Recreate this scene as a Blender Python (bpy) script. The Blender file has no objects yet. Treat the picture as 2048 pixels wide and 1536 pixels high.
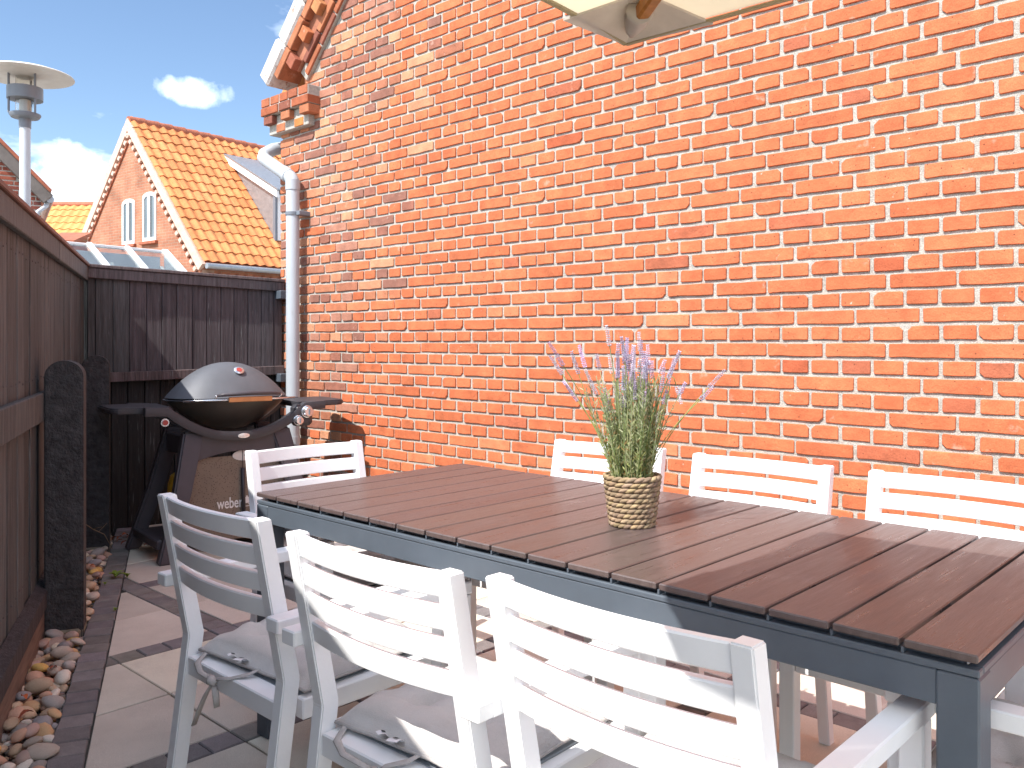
import bpy, bmesh, math, random
from mathutils import Vector, Matrix, noise
R = math.radians
rnd = random.Random(7)
scene = bpy.context.scene
col = scene.collection

# ------------------------------------------------------------------ camera, sky, sun, exposure
EYE = Vector((0.0, 0.0, 1.206))
cd = bpy.data.cameras.new('camera'); cam = bpy.data.objects.new('camera', cd); col.objects.link(cam)
cam.location = EYE; cam.rotation_euler = (R(90), 0, R(43.16))
cd.sensor_width = 36.0; cd.lens = 36.0 * 1715.0 / 2048.0; cd.shift_y = -83.0 / 2048.0
cd.clip_start = 0.02; cd.clip_end = 2000
scene.camera = cam
SUN_DIR = Vector((0.015, 0.80, -1.0)).normalized()          # the way the light travels
SUN_ELEV = math.asin(-SUN_DIR.z)
sd = bpy.data.lights.new('sun', 'SUN'); sd.energy = 2.65; sd.angle = R(0.53); sd.color = (1.0, 0.965, 0.915)
sun = bpy.data.objects.new('sun', sd); col.objects.link(sun); sun.location = (0, -6, 9)
sun.rotation_euler = SUN_DIR.to_track_quat('-Z', 'Y').to_euler()
scene.view_settings.view_transform = 'Standard'; scene.view_settings.look = 'None'
scene.view_settings.gamma = 1.0; scene.view_settings.use_curve_mapping = False
scene.view_settings.exposure = 1.53

world = bpy.data.worlds.new('World'); scene.world = world; world.use_nodes = True
wn = world.node_tree; wn.nodes.clear()
def wnode(t, **kw):
    n = wn.nodes.new(t)
    for k, v in kw.items(): setattr(n, k, v)
    return n
def wmath(op, a, b=None, clamp=False):
    n = wnode('ShaderNodeMath', operation=op, use_clamp=clamp)
    for i, v in enumerate((a, b)):
        if v is None: continue
        if isinstance(v, (int, float)): n.inputs[i].default_value = v
        else: wn.links.new(v, n.inputs[i])
    return n.outputs[0]
FILL_CLOUD_SEED = 4.80
sky = wnode('ShaderNodeTexSky', sky_type='NISHITA', sun_disc=False)
sky.sun_elevation = SUN_ELEV; sky.sun_rotation = R(180); sky.air_density = 1.0; sky.dust_density = 0.0; sky.ozone_density = 2.5
tc = wnode('ShaderNodeTexCoord')
def cloud(az_x, az_y, elev, wx, wy, amp, seed):
    """soft cumulus seen in the sky direction (az_x, az_y, elev); widths in radians"""
    d = Vector((az_x, az_y, 0)).normalized(); d = (d * math.cos(elev) + Vector((0, 0, math.sin(elev)))).normalized()
    rgt = d.cross(Vector((0, 0, 1))).normalized(); up = rgt.cross(d)
    def dot(v):
        n = wnode('ShaderNodeVectorMath', operation='DOT_PRODUCT'); wn.links.new(tc.outputs['Generated'], n.inputs[0]); n.inputs[1].default_value = v
        return n.outputs['Value']
    a = wmath('DIVIDE', dot(rgt), wx); b = wmath('DIVIDE', dot(up), wy)
    r2 = wmath('ADD', wmath('MULTIPLY', a, a), wmath('MULTIPLY', b, b))
    nz = wnode('ShaderNodeTexNoise', noise_dimensions='4D'); nz.inputs['Scale'].default_value = 24; nz.inputs['Detail'].default_value = 8
    nz.inputs['Roughness'].default_value = 0.55; nz.inputs['W'].default_value = seed
    wn.links.new(tc.outputs['Generated'], nz.inputs['Vector'])
    nn = wmath('MULTIPLY', wmath('SUBTRACT', nz.outputs['Fac'], 0.5), 4.4)
    m = wmath('ADD', wmath('SUBTRACT', 0.75, r2), nn)
    front = wmath('GREATER_THAN', dot(d), 0.0)
    return wmath('MULTIPLY', wmath('MULTIPLY', wmath('MULTIPLY', m, 0.95, True), amp), front)
masks = [cloud(-.954, .476, R(15.3), .058, .016, .62, 2.3), cloud(-1.052, .385, R(10.0), .06, .036, .95, 5.1), cloud(-1.03, .42, R(7.0), .08, .03, .5, 8.4)]
# cumulus added across the sky to fill the shade: noise on a flat layer
sp_ = wnode('ShaderNodeSeparateXYZ'); wn.links.new(tc.outputs['Generated'], sp_.inputs[0])
den = wmath('ADD', wmath('MAXIMUM', sp_.outputs['Z'], 0.0), 0.22)
cmb_ = wnode('ShaderNodeCombineXYZ'); wn.links.new(wmath('DIVIDE', sp_.outputs['X'], den), cmb_.inputs[0]); wn.links.new(wmath('DIVIDE', sp_.outputs['Y'], den), cmb_.inputs[1])
cn = wnode('ShaderNodeTexNoise', noise_dimensions='4D'); cn.inputs['Scale'].default_value = 1.15; cn.inputs['Detail'].default_value = 7; cn.inputs['Roughness'].default_value = .55; cn.inputs['W'].default_value = FILL_CLOUD_SEED
wn.links.new(cmb_.outputs[0], cn.inputs['Vector'])
masks.append(wmath('MULTIPLY', wmath('SUBTRACT', cn.outputs['Fac'], .485), 9.0, True))
mk = masks[0]
for m_ in masks[1:]: mk = wmath('MAXIMUM', mk, m_)
mixc = wnode('ShaderNodeMix', data_type='RGBA'); wn.links.new(mk, mixc.inputs['Factor'])
wn.links.new(sky.outputs['Color'], mixc.inputs[6]); mixc.inputs[7].default_value = (12.2, 13.2, 15.0, 1)  # cloud white raised to brighten the shade
bg = wnode('ShaderNodeBackground'); bg.inputs['Strength'].default_value = 0.071
wn.links.new(mixc.outputs[2], bg.inputs['Color'])
wo = wnode('ShaderNodeOutputWorld'); wn.links.new(bg.outputs[0], wo.inputs['Surface'])

# ------------------------------------------------------------------ helpers
def tag(o, label=None, cat=None, group=None, kind=None):
    if label: o['label'] = label
    if cat: o['category'] = cat
    if group: o['group'] = group
    if kind: o['kind'] = kind
    return o
def empty(name, loc=(0, 0, 0), rz=0.0, parent=None):
    o = bpy.data.objects.new(name, None); col.objects.link(o); o.location = loc; o.rotation_euler = (0, 0, rz)
    o.empty_display_size = 0.1
    if parent: o.parent = parent
    return o
def link(name, me, parent=None, loc=None, rot=None, color=None, scale=None):
    o = bpy.data.objects.new(name, me); col.objects.link(o)
    if parent: o.parent = parent
    if loc is not None: o.location = loc
    if rot is not None: o.rotation_euler = rot
    if scale is not None: o.scale = scale
    if color is not None: o.color = (color[0], color[1], color[2], 1)
    return o
def mesh(name, verts, faces, mat=None, smooth=False, cols=None, recalc=True, angle=None):
    me = bpy.data.meshes.new(name); me.from_pydata([tuple(v) for v in verts], [], faces)
    if cols is not None:
        at = me.color_attributes.new('tint', 'FLOAT_COLOR', 'POINT')
        flat = []
        for c_ in cols: flat += [c_[0], c_[1], c_[2], 1.0]
        at.data.foreach_set('color', flat)
    if recalc:
        bm = bmesh.new(); bm.from_mesh(me); bmesh.ops.recalc_face_normals(bm, faces=bm.faces); bm.to_mesh(me); bm.free()
    if smooth: me.polygons.foreach_set('use_smooth', [True] * len(me.polygons))
    if angle: me.set_sharp_from_angle(angle=R(angle))
    if mat: me.materials.append(mat)
    me.update()
    return me
class MB:
    def __init__(s): s.v = []; s.f = []; s.c = []
    def add(s, v, f, c=None):
        n = len(s.v); s.v += [Vector(p) for p in v]; s.f += [tuple(i + n for i in q) for q in f]
        s.c += [c or (1, 1, 1)] * len(v); return s
    def cbox(s, ctr, size, b=0.003, rot=None, c=None):
        v, f = cbox(size, b)
        M = rot if rot is not None else Matrix.Identity(3)
        return s.add([M @ p + Vector(ctr) for p in v], f, c)
    def bar(s, p0, p1, w, h, b=0.003, up=(0, 0, 1), c=None):
        p0 = Vector(p0); p1 = Vector(p1); d = (p1 - p0); L = d.length; d.normalize()
        x = d.cross(Vector(up)).normalized(); z = x.cross(d)
        M = Matrix((x, d, z)).transposed()
        return s.cbox((p0 + p1) / 2, (w, L, h), b, M, c)
    def tube(s, pts, rad, n=10, cap=True, c=None, flat=None):
        pts = [Vector(p) for p in pts]; rr = rad if isinstance(rad, (list, tuple)) else [rad] * len(pts)
        prev = None; v = []; f = []
        for i, p in enumerate(pts):
            t = (pts[min(i + 1, len(pts) - 1)] - pts[max(i - 1, 0)]).normalized()
            if prev is None:
                a = Vector((0, 0, 1)) if abs(t.z) < .9 else Vector((1, 0, 0)); x = t.cross(a).normalized()
            else:
                x = (prev - t * prev.dot(t)).normalized()
            prev = x; y = t.cross(x)
            for k in range(n):
                a = 2 * math.pi * k / n
                yy = math.sin(a) * (flat if flat else 1)
                v.append(p + (x * math.cos(a) + y * yy) * rr[i])
        for i in range(len(pts) - 1):
            for k in range(n):
                f.append((i * n + k, i * n + (k + 1) % n, (i + 1) * n + (k + 1) % n, (i + 1) * n + k))
        if cap: f.append(tuple(range(n))); f.append(tuple((len(pts) - 1) * n + k for k in range(n)))
        return s.add(v, f, c)
    def lathe(s, prof, n=24, ctr=(0, 0, 0), c=None):
        v = []; f = []; ctr = Vector(ctr)
        for r_, z in prof:
            for k in range(n):
                a = 2 * math.pi * k / n; v.append(ctr + Vector((r_ * math.cos(a), r_ * math.sin(a), z)))
        for i in range(len(prof) - 1):
            for k in range(n): f.append((i * n + k, i * n + (k + 1) % n, (i + 1) * n + (k + 1) % n, (i + 1) * n + k))
        f.append(tuple(range(n))); f.append(tuple((len(prof) - 1) * n + k for k in range(n)))
        return s.add(v, f, c)
    def prism(s, poly, axis, a0, a1, c=None):
        """poly of 2D points extruded along axis ('x','y','z') from a0 to a1"""
        def P(p, t): return {'x': (t, p[0], p[1]), 'y': (p[0], t, p[1]), 'z': (p[0], p[1], t)}[axis]
        n = len(poly); v = [P(p, a0) for p in poly] + [P(p, a1) for p in poly]
        f = [tuple(range(n)), tuple(range(n, 2 * n))] + [(i, (i + 1) % n, n + (i + 1) % n, n + i) for i in range(n)]
        return s.add(v, f, c)
    def me(s, name, mat, smooth=False, cols=False, angle=None):
        return mesh(name, s.v, s.f, mat, smooth, s.c if cols else None, angle=angle)
    def build(s, name, mat, parent=None, smooth=False, cols=False, angle=None, loc=None, rot=None, color=None):
        return link(name, s.me(name, mat, smooth, cols, angle), parent, loc, rot, color)
_cb = {}
def cbox(size, b):
    hx, hy, hz = size[0] / 2, size[1] / 2, size[2] / 2
    b = min(b, hx * .49, hy * .49, hz * .49)
    v = []; idx = {}
    for sx in (-1, 1):
        for sy in (-1, 1):
            for sz in (-1, 1):
                for ax in range(3):
                    p = [sx * hx, sy * hy, sz * hz]
                    for k in range(3):
                        if k != ax: p[k] -= (sx, sy, sz)[k] * b
                    idx[(sx, sy, sz, ax)] = len(v); v.append(Vector(p))
    f = []
    I = idx
    for sg in (-1, 1):
        f.append((I[sg, -1, -1, 0], I[sg, 1, -1, 0], I[sg, 1, 1, 0], I[sg, -1, 1, 0]))
        f.append((I[-1, sg, -1, 1], I[1, sg, -1, 1], I[1, sg, 1, 1], I[-1, sg, 1, 1]))
        f.append((I[-1, -1, sg, 2], I[1, -1, sg, 2], I[1, 1, sg, 2], I[-1, 1, sg, 2]))
    for a in (-1, 1):
        for b_ in (-1, 1):
            f.append((I[a, b_, -1, 0], I[a, b_, 1, 0], I[a, b_, 1, 1], I[a, b_, -1, 1]))
            f.append((I[a, -1, b_, 0], I[a, 1, b_, 0], I[a, 1, b_, 2], I[a, -1, b_, 2]))
            f.append((I[-1, a, b_, 1], I[1, a, b_, 1], I[1, a, b_, 2], I[-1, a, b_, 2]))
    for sx in (-1, 1):
        for sy in (-1, 1):
            for sz in (-1, 1): f.append((I[sx, sy, sz, 0], I[sx, sy, sz, 1], I[sx, sy, sz, 2]))
    return v, f
def copy_tree(o, parent=None):
    c_ = o.copy(); col.objects.link(c_); c_.parent = parent
    for ch in list(o.children): copy_tree(ch, c_)
    return c_
def lerp(a, b, t): return a + (b - a) * t
def mixc3(a, b, t): return tuple(lerp(a[i], b[i], t) for i in range(3))

# ------------------------------------------------------------------ materials
def mat(name, base, rough=0.6, metallic=0.0, tint=None, n_scale=None, n_amt=0.25, n_stretch=(1, 1, 1), bump=0.0, b_scale=60, b_stretch=(1, 1, 1),
        spots=None, spec=0.5, rough_var=0.0, trans=None, coords='Object', stain=None, sheen=0.0, fine=None):
    """principled material: colour varied by noise, fine relief by bump. tint: None | 'object' | 'vertex' multiplies the base."""
    m = bpy.data.materials.new(name); m.use_nodes = True; nt = m.node_tree; L = nt.links
    b = nt.nodes['Principled BSDF']; out = nt.nodes['Material Output']
    b.inputs['Roughness'].default_value = rough; b.inputs['Metallic'].default_value = metallic
    b.inputs['Specular IOR Level'].default_value = spec
    if sheen: b.inputs['Sheen Weight'].default_value = sheen
    N = lambda t: nt.nodes.new(t)
    tcn = N('ShaderNodeTexCoord'); info = N('ShaderNodeObjectInfo')
    off = N('ShaderNodeVectorMath'); off.operation = 'MULTIPLY_ADD'
    cmb = N('ShaderNodeCombineXYZ')
    for i, k in enumerate((37.0, 53.0, 71.0)):
        mm = N('ShaderNodeMath'); mm.operation = 'MULTIPLY'; L.new(info.outputs['Random'], mm.inputs[0]); mm.inputs[1].default_value = k; L.new(mm.outputs[0], cmb.inputs[i])
    add = N('ShaderNodeVectorMath'); add.operation = 'ADD'; L.new(tcn.outputs[coords], add.inputs[0]); L.new(cmb.outputs[0], add.inputs[1])
    P = add.outputs[0]
    def mapped(st):
        mp = N('ShaderNodeMapping'); mp.inputs['Scale'].default_value = st; L.new(P, mp.inputs['Vector']); return mp.outputs[0]
    def rgbmul(a, bsock):
        mx = N('ShaderNodeMix'); mx.data_type = 'RGBA'; mx.blend_type = 'MULTIPLY'; mx.inputs['Factor'].default_value = 1
        for s_, v in ((6, a), (7, bsock)):
            if isinstance(v, (tuple, list)): mx.inputs[s_].default_value = (*v[:3], 1)
            else: L.new(v, mx.inputs[s_])
        return mx.outputs[2]
    if tint == 'object': c_ = rgbmul(base, info.outputs['Color'])
    elif tint == 'vertex':
        at = N('ShaderNodeAttribute'); at.attribute_name = 'tint'; c_ = rgbmul(base, at.outputs['Color'])
    else:
        rg = N('ShaderNodeRGB'); rg.outputs[0].default_value = (*base, 1); c_ = rg.outputs[0]
    if n_scale:
        nz = N('ShaderNodeTexNoise'); nz.inputs['Scale'].default_value = n_scale; nz.inputs['Detail'].default_value = 6; nz.inputs['Roughness'].default_value = 0.6
        L.new(mapped(n_stretch), nz.inputs['Vector'])
        rp = N('ShaderNodeMapRange'); rp.inputs['From Min'].default_value = .3; rp.inputs['From Max'].default_value = .7
        rp.inputs['To Min'].default_value = 1 - n_amt; rp.inputs['To Max'].default_value = 1 + n_amt; L.new(nz.outputs['Fac'], rp.inputs['Value'])
        c_ = rgbmul(c_, rp.outputs[0])
        if rough_var:
            rr = N('ShaderNodeMapRange'); rr.inputs['From Min'].default_value = .3; rr.inputs['From Max'].default_value = .7
            rr.inputs['To Min'].default_value = rough - rough_var; rr.inputs['To Max'].default_value = rough + rough_var
            L.new(nz.outputs['Fac'], rr.inputs['Value']); L.new(rr.outputs[0], b.inputs['Roughness'])
    if fine:                       # grain: (scale, amount)
        nf = N('ShaderNodeTexNoise'); nf.inputs['Scale'].default_value = fine[0]; nf.inputs['Detail'].default_value = 2; L.new(P, nf.inputs['Vector'])
        rf = N('ShaderNodeMapRange'); rf.inputs['From Min'].default_value = .3; rf.inputs['From Max'].default_value = .7
        rf.inputs['To Min'].default_value = 1 - fine[1]; rf.inputs['To Max'].default_value = 1 + fine[1]; L.new(nf.outputs['Fac'], rf.inputs['Value'])
        c_ = rgbmul(c_, rf.outputs[0])
    for stn in (stain or []):      # (colour, scale, threshold, softness, stretch)
        sc, ss, thr, soft, st = stn
        nz = N('ShaderNodeTexNoise'); nz.inputs['Scale'].default_value = ss; nz.inputs['Detail'].default_value = 5; nz.inputs['Roughness'].default_value = .65
        L.new(mapped(st), nz.inputs['Vector'])
        rp = N('ShaderNodeMapRange'); rp.inputs['From Min'].default_value = thr; rp.inputs['From Max'].default_value = thr + soft; L.new(nz.outputs['Fac'], rp.inputs['Value'])
        mx = N('ShaderNodeMix'); mx.data_type = 'RGBA'; L.new(rp.outputs[0], mx.inputs['Factor']); L.new(c_, mx.inputs[6]); mx.inputs[7].default_value = (*sc, 1); c_ = mx.outputs[2]
    if spots:                      # (colour, scale, radius)
        vo = N('ShaderNodeTexVoronoi'); vo.inputs['Scale'].default_value = spots[1]; L.new(P, vo.inputs['Vector'])
        rp = N('ShaderNodeMapRange'); rp.inputs['From Min'].default_value = spots[2]; rp.inputs['From Max'].default_value = spots[2] * .6; L.new(vo.outputs['Distance'], rp.inputs['Value'])
        mx = N('ShaderNodeMix'); mx.data_type = 'RGBA'; L.new(rp.outputs[0], mx.inputs['Factor']); L.new(c_, mx.inputs[6]); mx.inputs[7].default_value = (*spots[0], 1); c_ = mx.outputs[2]
    L.new(c_, b.inputs['Base Color'])
    if bump:
        nb = N('ShaderNodeTexNoise'); nb.inputs['Scale'].default_value = b_scale; nb.inputs['Detail'].default_value = 5; nb.inputs['Roughness'].default_value = .6
        L.new(mapped(b_stretch), nb.inputs['Vector'])
        bp = N('ShaderNodeBump'); bp.inputs['Strength'].default_value = 1.0; bp.inputs['Distance'].default_value = bump
        L.new(nb.outputs['Fac'], bp.inputs['Height']); L.new(bp.outputs[0], b.inputs['Normal'])
    if trans:                      # thin translucent sheet: fraction
        tr = N('ShaderNodeBsdfTranslucent'); L.new(c_, tr.inputs['Color']); mxs = N('ShaderNodeMixShader'); mxs.inputs[0].default_value = trans
        L.new(b.outputs[0], mxs.inputs[1]); L.new(tr.outputs[0], mxs.inputs[2]); L.new(mxs.outputs[0], out.inputs['Surface'])
    return m
def glass_mat(name, tint_c, rough=0.02):
    m = bpy.data.materials.new(name); m.use_nodes = True; nt = m.node_tree
    b = nt.nodes['Principled BSDF']; b.inputs['Base Color'].default_value = (*tint_c, 1); b.inputs['Roughness'].default_value = rough
    b.inputs['Transmission Weight'].default_value = 1.0; b.inputs['IOR'].default_value = 1.45
    return m
BR = dict(rough=0.9, spec=0.25, n_scale=13, n_amt=.20, fine=(240, .14), bump=.0034, b_scale=62, spots=((.10, .035, .02), 34, .10),
          stain=[((.22, .08, .045), 24, .655, .10, (1, 1, 2.6)), ((.66, .47, .38), 9, .65, .2, (1, 1, 1)), ((.60, .54, .47), 30, .70, .06, (1, 1, 1))])
M = {}
M['brick'] = mat('brick_clay', (1, 1, 1), tint='object', **BR)
M['brick_far'] = mat('brick_clay_course', (1, 1, 1), tint='vertex', **BR)
M['mortar'] = mat('lime_mortar', (.42, .395, .35), rough=.95, spec=.2, n_scale=40, n_amt=.16, fine=(300, .34), bump=.004, b_scale=170)
M['white'] = mat('white_paint', (.87, .87, .875), rough=.38, n_scale=6, n_amt=.03, bump=.0003, b_scale=120, stain=[((.52, .51, .50), 26, .735, .05, (1, 1, .6))])
M['plank'] = mat('brown_composite_plank', (.102, .073, .067), rough=.34, tint='object', n_scale=9, n_amt=.20, n_stretch=(8, .6, 1), bump=.0009, b_scale=70, b_stretch=(10, .4, 1), rough_var=.10, fine=(500, .12), stain=[((.17, .135, .125), 7, .63, .16, (1.4, 1, 1))])
M['anthracite'] = mat('anthracite_powder_coat', (.088, .107, .130), rough=.42, n_scale=20, n_amt=.06, bump=.0002, b_scale=500)
M['fabric'] = mat('linen_cushion', (.56, .525, .50), rough=.95, spec=.15, n_scale=18, n_amt=.05, fine=(900, .10), bump=.0009, b_scale=420, sheen=.2)
M['tie'] = mat('linen_tie', (.45, .42, .40), rough=.95, spec=.15, n_scale=60, n_amt=.1, bump=.0006, b_scale=300)
M['tag'] = mat('white_label', (.78, .78, .80), rough=.7)
M['tag_ink'] = mat('label_ink', (.03, .03, .035), rough=.7)
M['sling'] = mat('grey_seat_mesh', (.50, .55, .60), rough=.8, bump=.001, b_scale=500)
WOOD = dict(rough=.68, spec=.35, tint='object', n_scale=7, n_amt=.48, n_stretch=(9, 9, .5), bump=.006, b_scale=14, b_stretch=(12, 12, .4))
M['fence'] = mat('black_stained_board', (.068, .074, .077), stain=[((.19, .195, .19), 14, .61, .12, (7, 7, .4))], **WOOD)
M['fence_cap'] = mat('red_brown_coping', (.16, .075, .055), rough=.6, n_scale=9, n_amt=.3, n_stretch=(1, 6, 6), bump=.002, b_scale=20, b_stretch=(1, 8, 8))
M['post'] = mat('rough_black_post', (.036, .034, .036), rough=.7, spec=.5, n_scale=22, n_amt=.5, bump=.014, b_scale=48, stain=[((.11, .095, .085), 120, .72, .05, (1, 1, 1))])
M['concrete'] = mat('mossy_concrete', (.22, .19, .14), rough=.95, n_scale=30, n_amt=.3, bump=.003, b_scale=90)
M['base_board'] = mat('grey_brown_base_board', (.15, .105, .085), rough=.8, n_scale=8, n_amt=.3, n_stretch=(1, 8, 8), bump=.002, b_scale=16, b_stretch=(1, 9, 9))
M['slab'] = mat('beige_concrete_slab', (.64, .605, .515), rough=.9, spec=.3, tint='object', n_scale=5, n_amt=.10, fine=(600, .16), bump=.0012, b_scale=300, stain=[((.46, .41, .37), 3.2, .60, .25, (1, 1, 1))])
M['sett'] = mat('purple_concrete_sett', (.20, .187, .182), rough=.88, spec=.3, tint='object', n_scale=14, n_amt=.18, fine=(500, .2), bump=.002, b_scale=200)
M['sett_far'] = mat('purple_sett_rest', (.20, .187, .182), rough=.88, spec=.3, n_scale=14, n_amt=.18, fine=(500, .2), bump=.002, b_scale=200)
M['sand'] = mat('joint_sand', (.085, .072, .058), rough=1, n_scale=40, n_amt=.3, bump=.004, b_scale=200)
M['earth'] = mat('ground_soil', (.32, .29, .25), rough=1, n_scale=.6, n_amt=.35, bump=.02, b_scale=8)
M['pebble'] = mat('river_pebble', (1, 1, 1), rough=.72, tint='object', n_scale=28, n_amt=.28, fine=(240, .14), bump=.0012, b_scale=120)
M['gravel'] = mat('small_gravel', (1, 1, 1), rough=.85, tint='vertex', n_scale=50, n_amt=.25, bump=.001, b_scale=200)
M['zinc'] = mat('grey_pvc_pipe', (.42, .45, .48), rough=.45, n_scale=5, n_amt=.08, n_stretch=(1, 1, .4), stain=[((.30, .31, .32), 9, .68, .15, (2, 2, .4))])
M['galv'] = mat('galvanised_metal', (.36, .38, .40), rough=.4, metallic=.6, n_scale=12, n_amt=.15)
M['verge'] = mat('whitewashed_verge', (.60, .57, .54), rough=.95, n_scale=10, n_amt=.22, bump=.008, b_scale=40, stain=[((.36, .22, .16), 18, .56, .10, (1, 1, 1))])
TL = dict(rough=.62, spec=.35, n_scale=7, n_amt=.16, bump=.003, b_scale=40, stain=[((.42, .24, .13), 16, .68, .15, (1, 1, 1))])
M['tile'] = mat('orange_pantile', (1, 1, 1), tint='object', **TL)
M['tile_far'] = mat('orange_pantile_rest', (.64, .255, .085), **TL)
M['ridge'] = mat('red_ridge_tile', (.36, .11, .055), rough=.7, n_scale=8, n_amt=.25, bump=.004, b_scale=30)
M['window_white'] = mat('window_paint', (.78, .78, .77), rough=.4)
M['pane'] = mat('window_pane', (.10, .13, .14), rough=.06, spec=.9)
M['glass'] = glass_mat('conservatory_glass', (.86, .93, .95))
M['canvas'] = mat('cream_canvas', (.80, .75, .62), rough=.9, spec=.15, n_scale=6, n_amt=.05, bump=.001, b_scale=30, trans=.75)
M['pocket'] = mat('taupe_canvas_pocket', (.66, .60, .53), rough=.95, spec=.15, n_scale=14, n_amt=.1, bump=.003, b_scale=24, trans=.35)
M['hem'] = mat('olive_hem', (.50, .43, .28), rough=.9, trans=.4)
M['rib'] = mat('varnished_wood_rib', (.36, .14, .032), rough=.32, n_scale=10, n_amt=.25, n_stretch=(8, 8, 1))
M['grill_lid'] = mat('graphite_enamel', (.100, .105, .118), rough=.55, metallic=.1, n_scale=8, n_amt=.1, bump=.0003, b_scale=300)
M['grill_bowl'] = mat('bronze_grey_bowl', (.085, .078, .068), rough=.42, metallic=.4, n_scale=8, n_amt=.12)
M['grill_black'] = mat('charcoal_plastic', (.040, .038, .044), rough=.48, n_scale=12, n_amt=.1, bump=.0004, b_scale=250)
M['grill_cart'] = mat('mauve_grey_cart', (.058, .050, .058), rough=.5, n_scale=9, n_amt=.12, bump=.0004, b_scale=250)
M['chrome'] = mat('satin_chrome', (.68, .68, .70), rough=.24, metallic=.9)
M['orange_metal'] = mat('plate_reflection_and_hose', (.55, .26, .11), rough=.35, metallic=.5, n_scale=20, n_amt=.1)  # handle plate's brick-wall reflection put into its orange; hose shares it
M['mat_panel'] = mat('tan_perforated_panel', (.20, .155, .115), rough=.7, n_scale=6, n_amt=.12, spots=((.055, .04, .035), 95, .30))
M['ink_white'] = mat('white_print', (.75, .74, .72), rough=.6)
M['yellow'] = mat('yellow_gas_bottle', (.55, .30, .02), rough=.45, n_scale=8, n_amt=.15)
M['badge_red'] = mat('red_badge', (.35, .05, .04), rough=.4)
M['rope'] = mat('seagrass_rope', (.31, .225, .145), rough=.85, spec=.25, tint='vertex', n_scale=55, n_amt=.3, n_stretch=(1, 1, 3), bump=.0015, b_scale=180)
M['leaf'] = mat('lavender_leaf', (1, 1, 1), rough=.7, spec=.25, tint='vertex', trans=.42)
M['flower'] = mat('lavender_flower', (.50, .44, .55), rough=.9, spec=.15, tint='object', n_scale=140, n_amt=.35)
M['weed'] = mat('bright_weed_leaf', (.20, .30, .03), rough=.6, trans=.25, n_scale=30, n_amt=.3)
M['twig'] = mat('dry_twig', (.22, .15, .09), rough=.9)
M['dryleaf'] = mat('dry_red_leaf', (.20, .07, .03), rough=.8, tint='object', n_scale=30, n_amt=.3)
M['lamp_white'] = mat('lamp_white_enamel', (.62, .60, .56), rough=.5, n_scale=8, n_amt=.08)
M['lamp_grey'] = mat('lamp_grey_metal', (.17, .19, .22), rough=.5, n_scale=8, n_amt=.1)
M['lamp_pole'] = mat('pale_grey_pole', (.50, .54, .58), rough=.5, n_scale=5, n_amt=.06)
M['lamp_glass'] = glass_mat('lamp_glass', (.97, .96, .92))
M['slate'] = mat('dark_verge_board', (.16, .14, .125), rough=.8, n_scale=8, n_amt=.2)
def far_brick(name, c1, c2, mortar, axes):
    m = bpy.data.materials.new(name); m.use_nodes = True; nt = m.node_tree; L = nt.links; b = nt.nodes['Principled BSDF']; b.inputs['Roughness'].default_value = .9; b.inputs['Specular IOR Level'].default_value = .2
    t = nt.nodes.new('ShaderNodeTexCoord'); sp = nt.nodes.new('ShaderNodeSeparateXYZ'); L.new(t.outputs['Object'], sp.inputs[0])
    cb = nt.nodes.new('ShaderNodeCombineXYZ'); L.new(sp.outputs[axes], cb.inputs[0]); L.new(sp.outputs['Z'], cb.inputs[1])
    bt = nt.nodes.new('ShaderNodeTexBrick'); L.new(cb.outputs[0], bt.inputs['Vector']); bt.inputs['Scale'].default_value = 1.0
    bt.inputs['Brick Width'].default_value = .24; bt.inputs['Row Height'].default_value = .0667; bt.inputs['Mortar Size'].default_value = .006; bt.inputs['Mortar Smooth'].default_value = .2
    bt.inputs['Color1'].default_value = (*c1, 1); bt.inputs['Color2'].default_value = (*c2, 1); bt.inputs['Mortar'].default_value = (*mortar, 1); bt.inputs['Bias'].default_value = -.2
    nz = nt.nodes.new('ShaderNodeTexNoise'); nz.inputs['Scale'].default_value = 2.2; nz.inputs['Detail'].default_value = 8; L.new(t.outputs['Object'], nz.inputs['Vector'])
    rp = nt.nodes.new('ShaderNodeMapRange'); rp.inputs['From Min'].default_value = .3; rp.inputs['From Max'].default_value = .7; rp.inputs['To Min'].default_value = .75; rp.inputs['To Max'].default_value = 1.25; L.new(nz.outputs['Fac'], rp.inputs['Value'])
    mx = nt.nodes.new('ShaderNodeMix'); mx.data_type = 'RGBA'; mx.blend_type = 'MULTIPLY'; mx.inputs['Factor'].default_value = 1; L.new(bt.outputs['Color'], mx.inputs[6]); L.new(rp.outputs[0], mx.inputs[7]); L.new(mx.outputs[2], b.inputs['Base Color'])
    bp = nt.nodes.new('ShaderNodeBump'); bp.inputs['Distance'].default_value = .008; bp.invert = True; L.new(bt.outputs['Fac'], bp.inputs['Height']); L.new(bp.outputs[0], b.inputs['Normal'])
    return m
M['gable_brick'] = far_brick('orange_gable_brick', (.42, .185, .11), (.36, .145, .085), (.44, .30, .22), 'Y')
M['side_brick'] = far_brick('orange_side_brick', (.42, .185, .11), (.36, .145, .085), (.44, .30, .22), 'X')

# camera-plan coordinates (metres right of / in front of the camera foot) -> world
TH = math.atan2(1829.0, 1715.0); CS, SN = math.cos(TH), math.sin(TH)
def plan(xc, zc, z=0.0): return Vector((SN * xc - CS * zc, CS * xc + SN * zc, z))
def screen(P):
    xc = SN * P[0] + CS * P[1]; zc = -CS * P[0] + SN * P[1]
    if zc < .05: return (-9999, -9999, zc)
    return (1024 + 1715 * xc / zc, 685 - 1715 * (P[2] - 1.206) / zc, zc)

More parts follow.
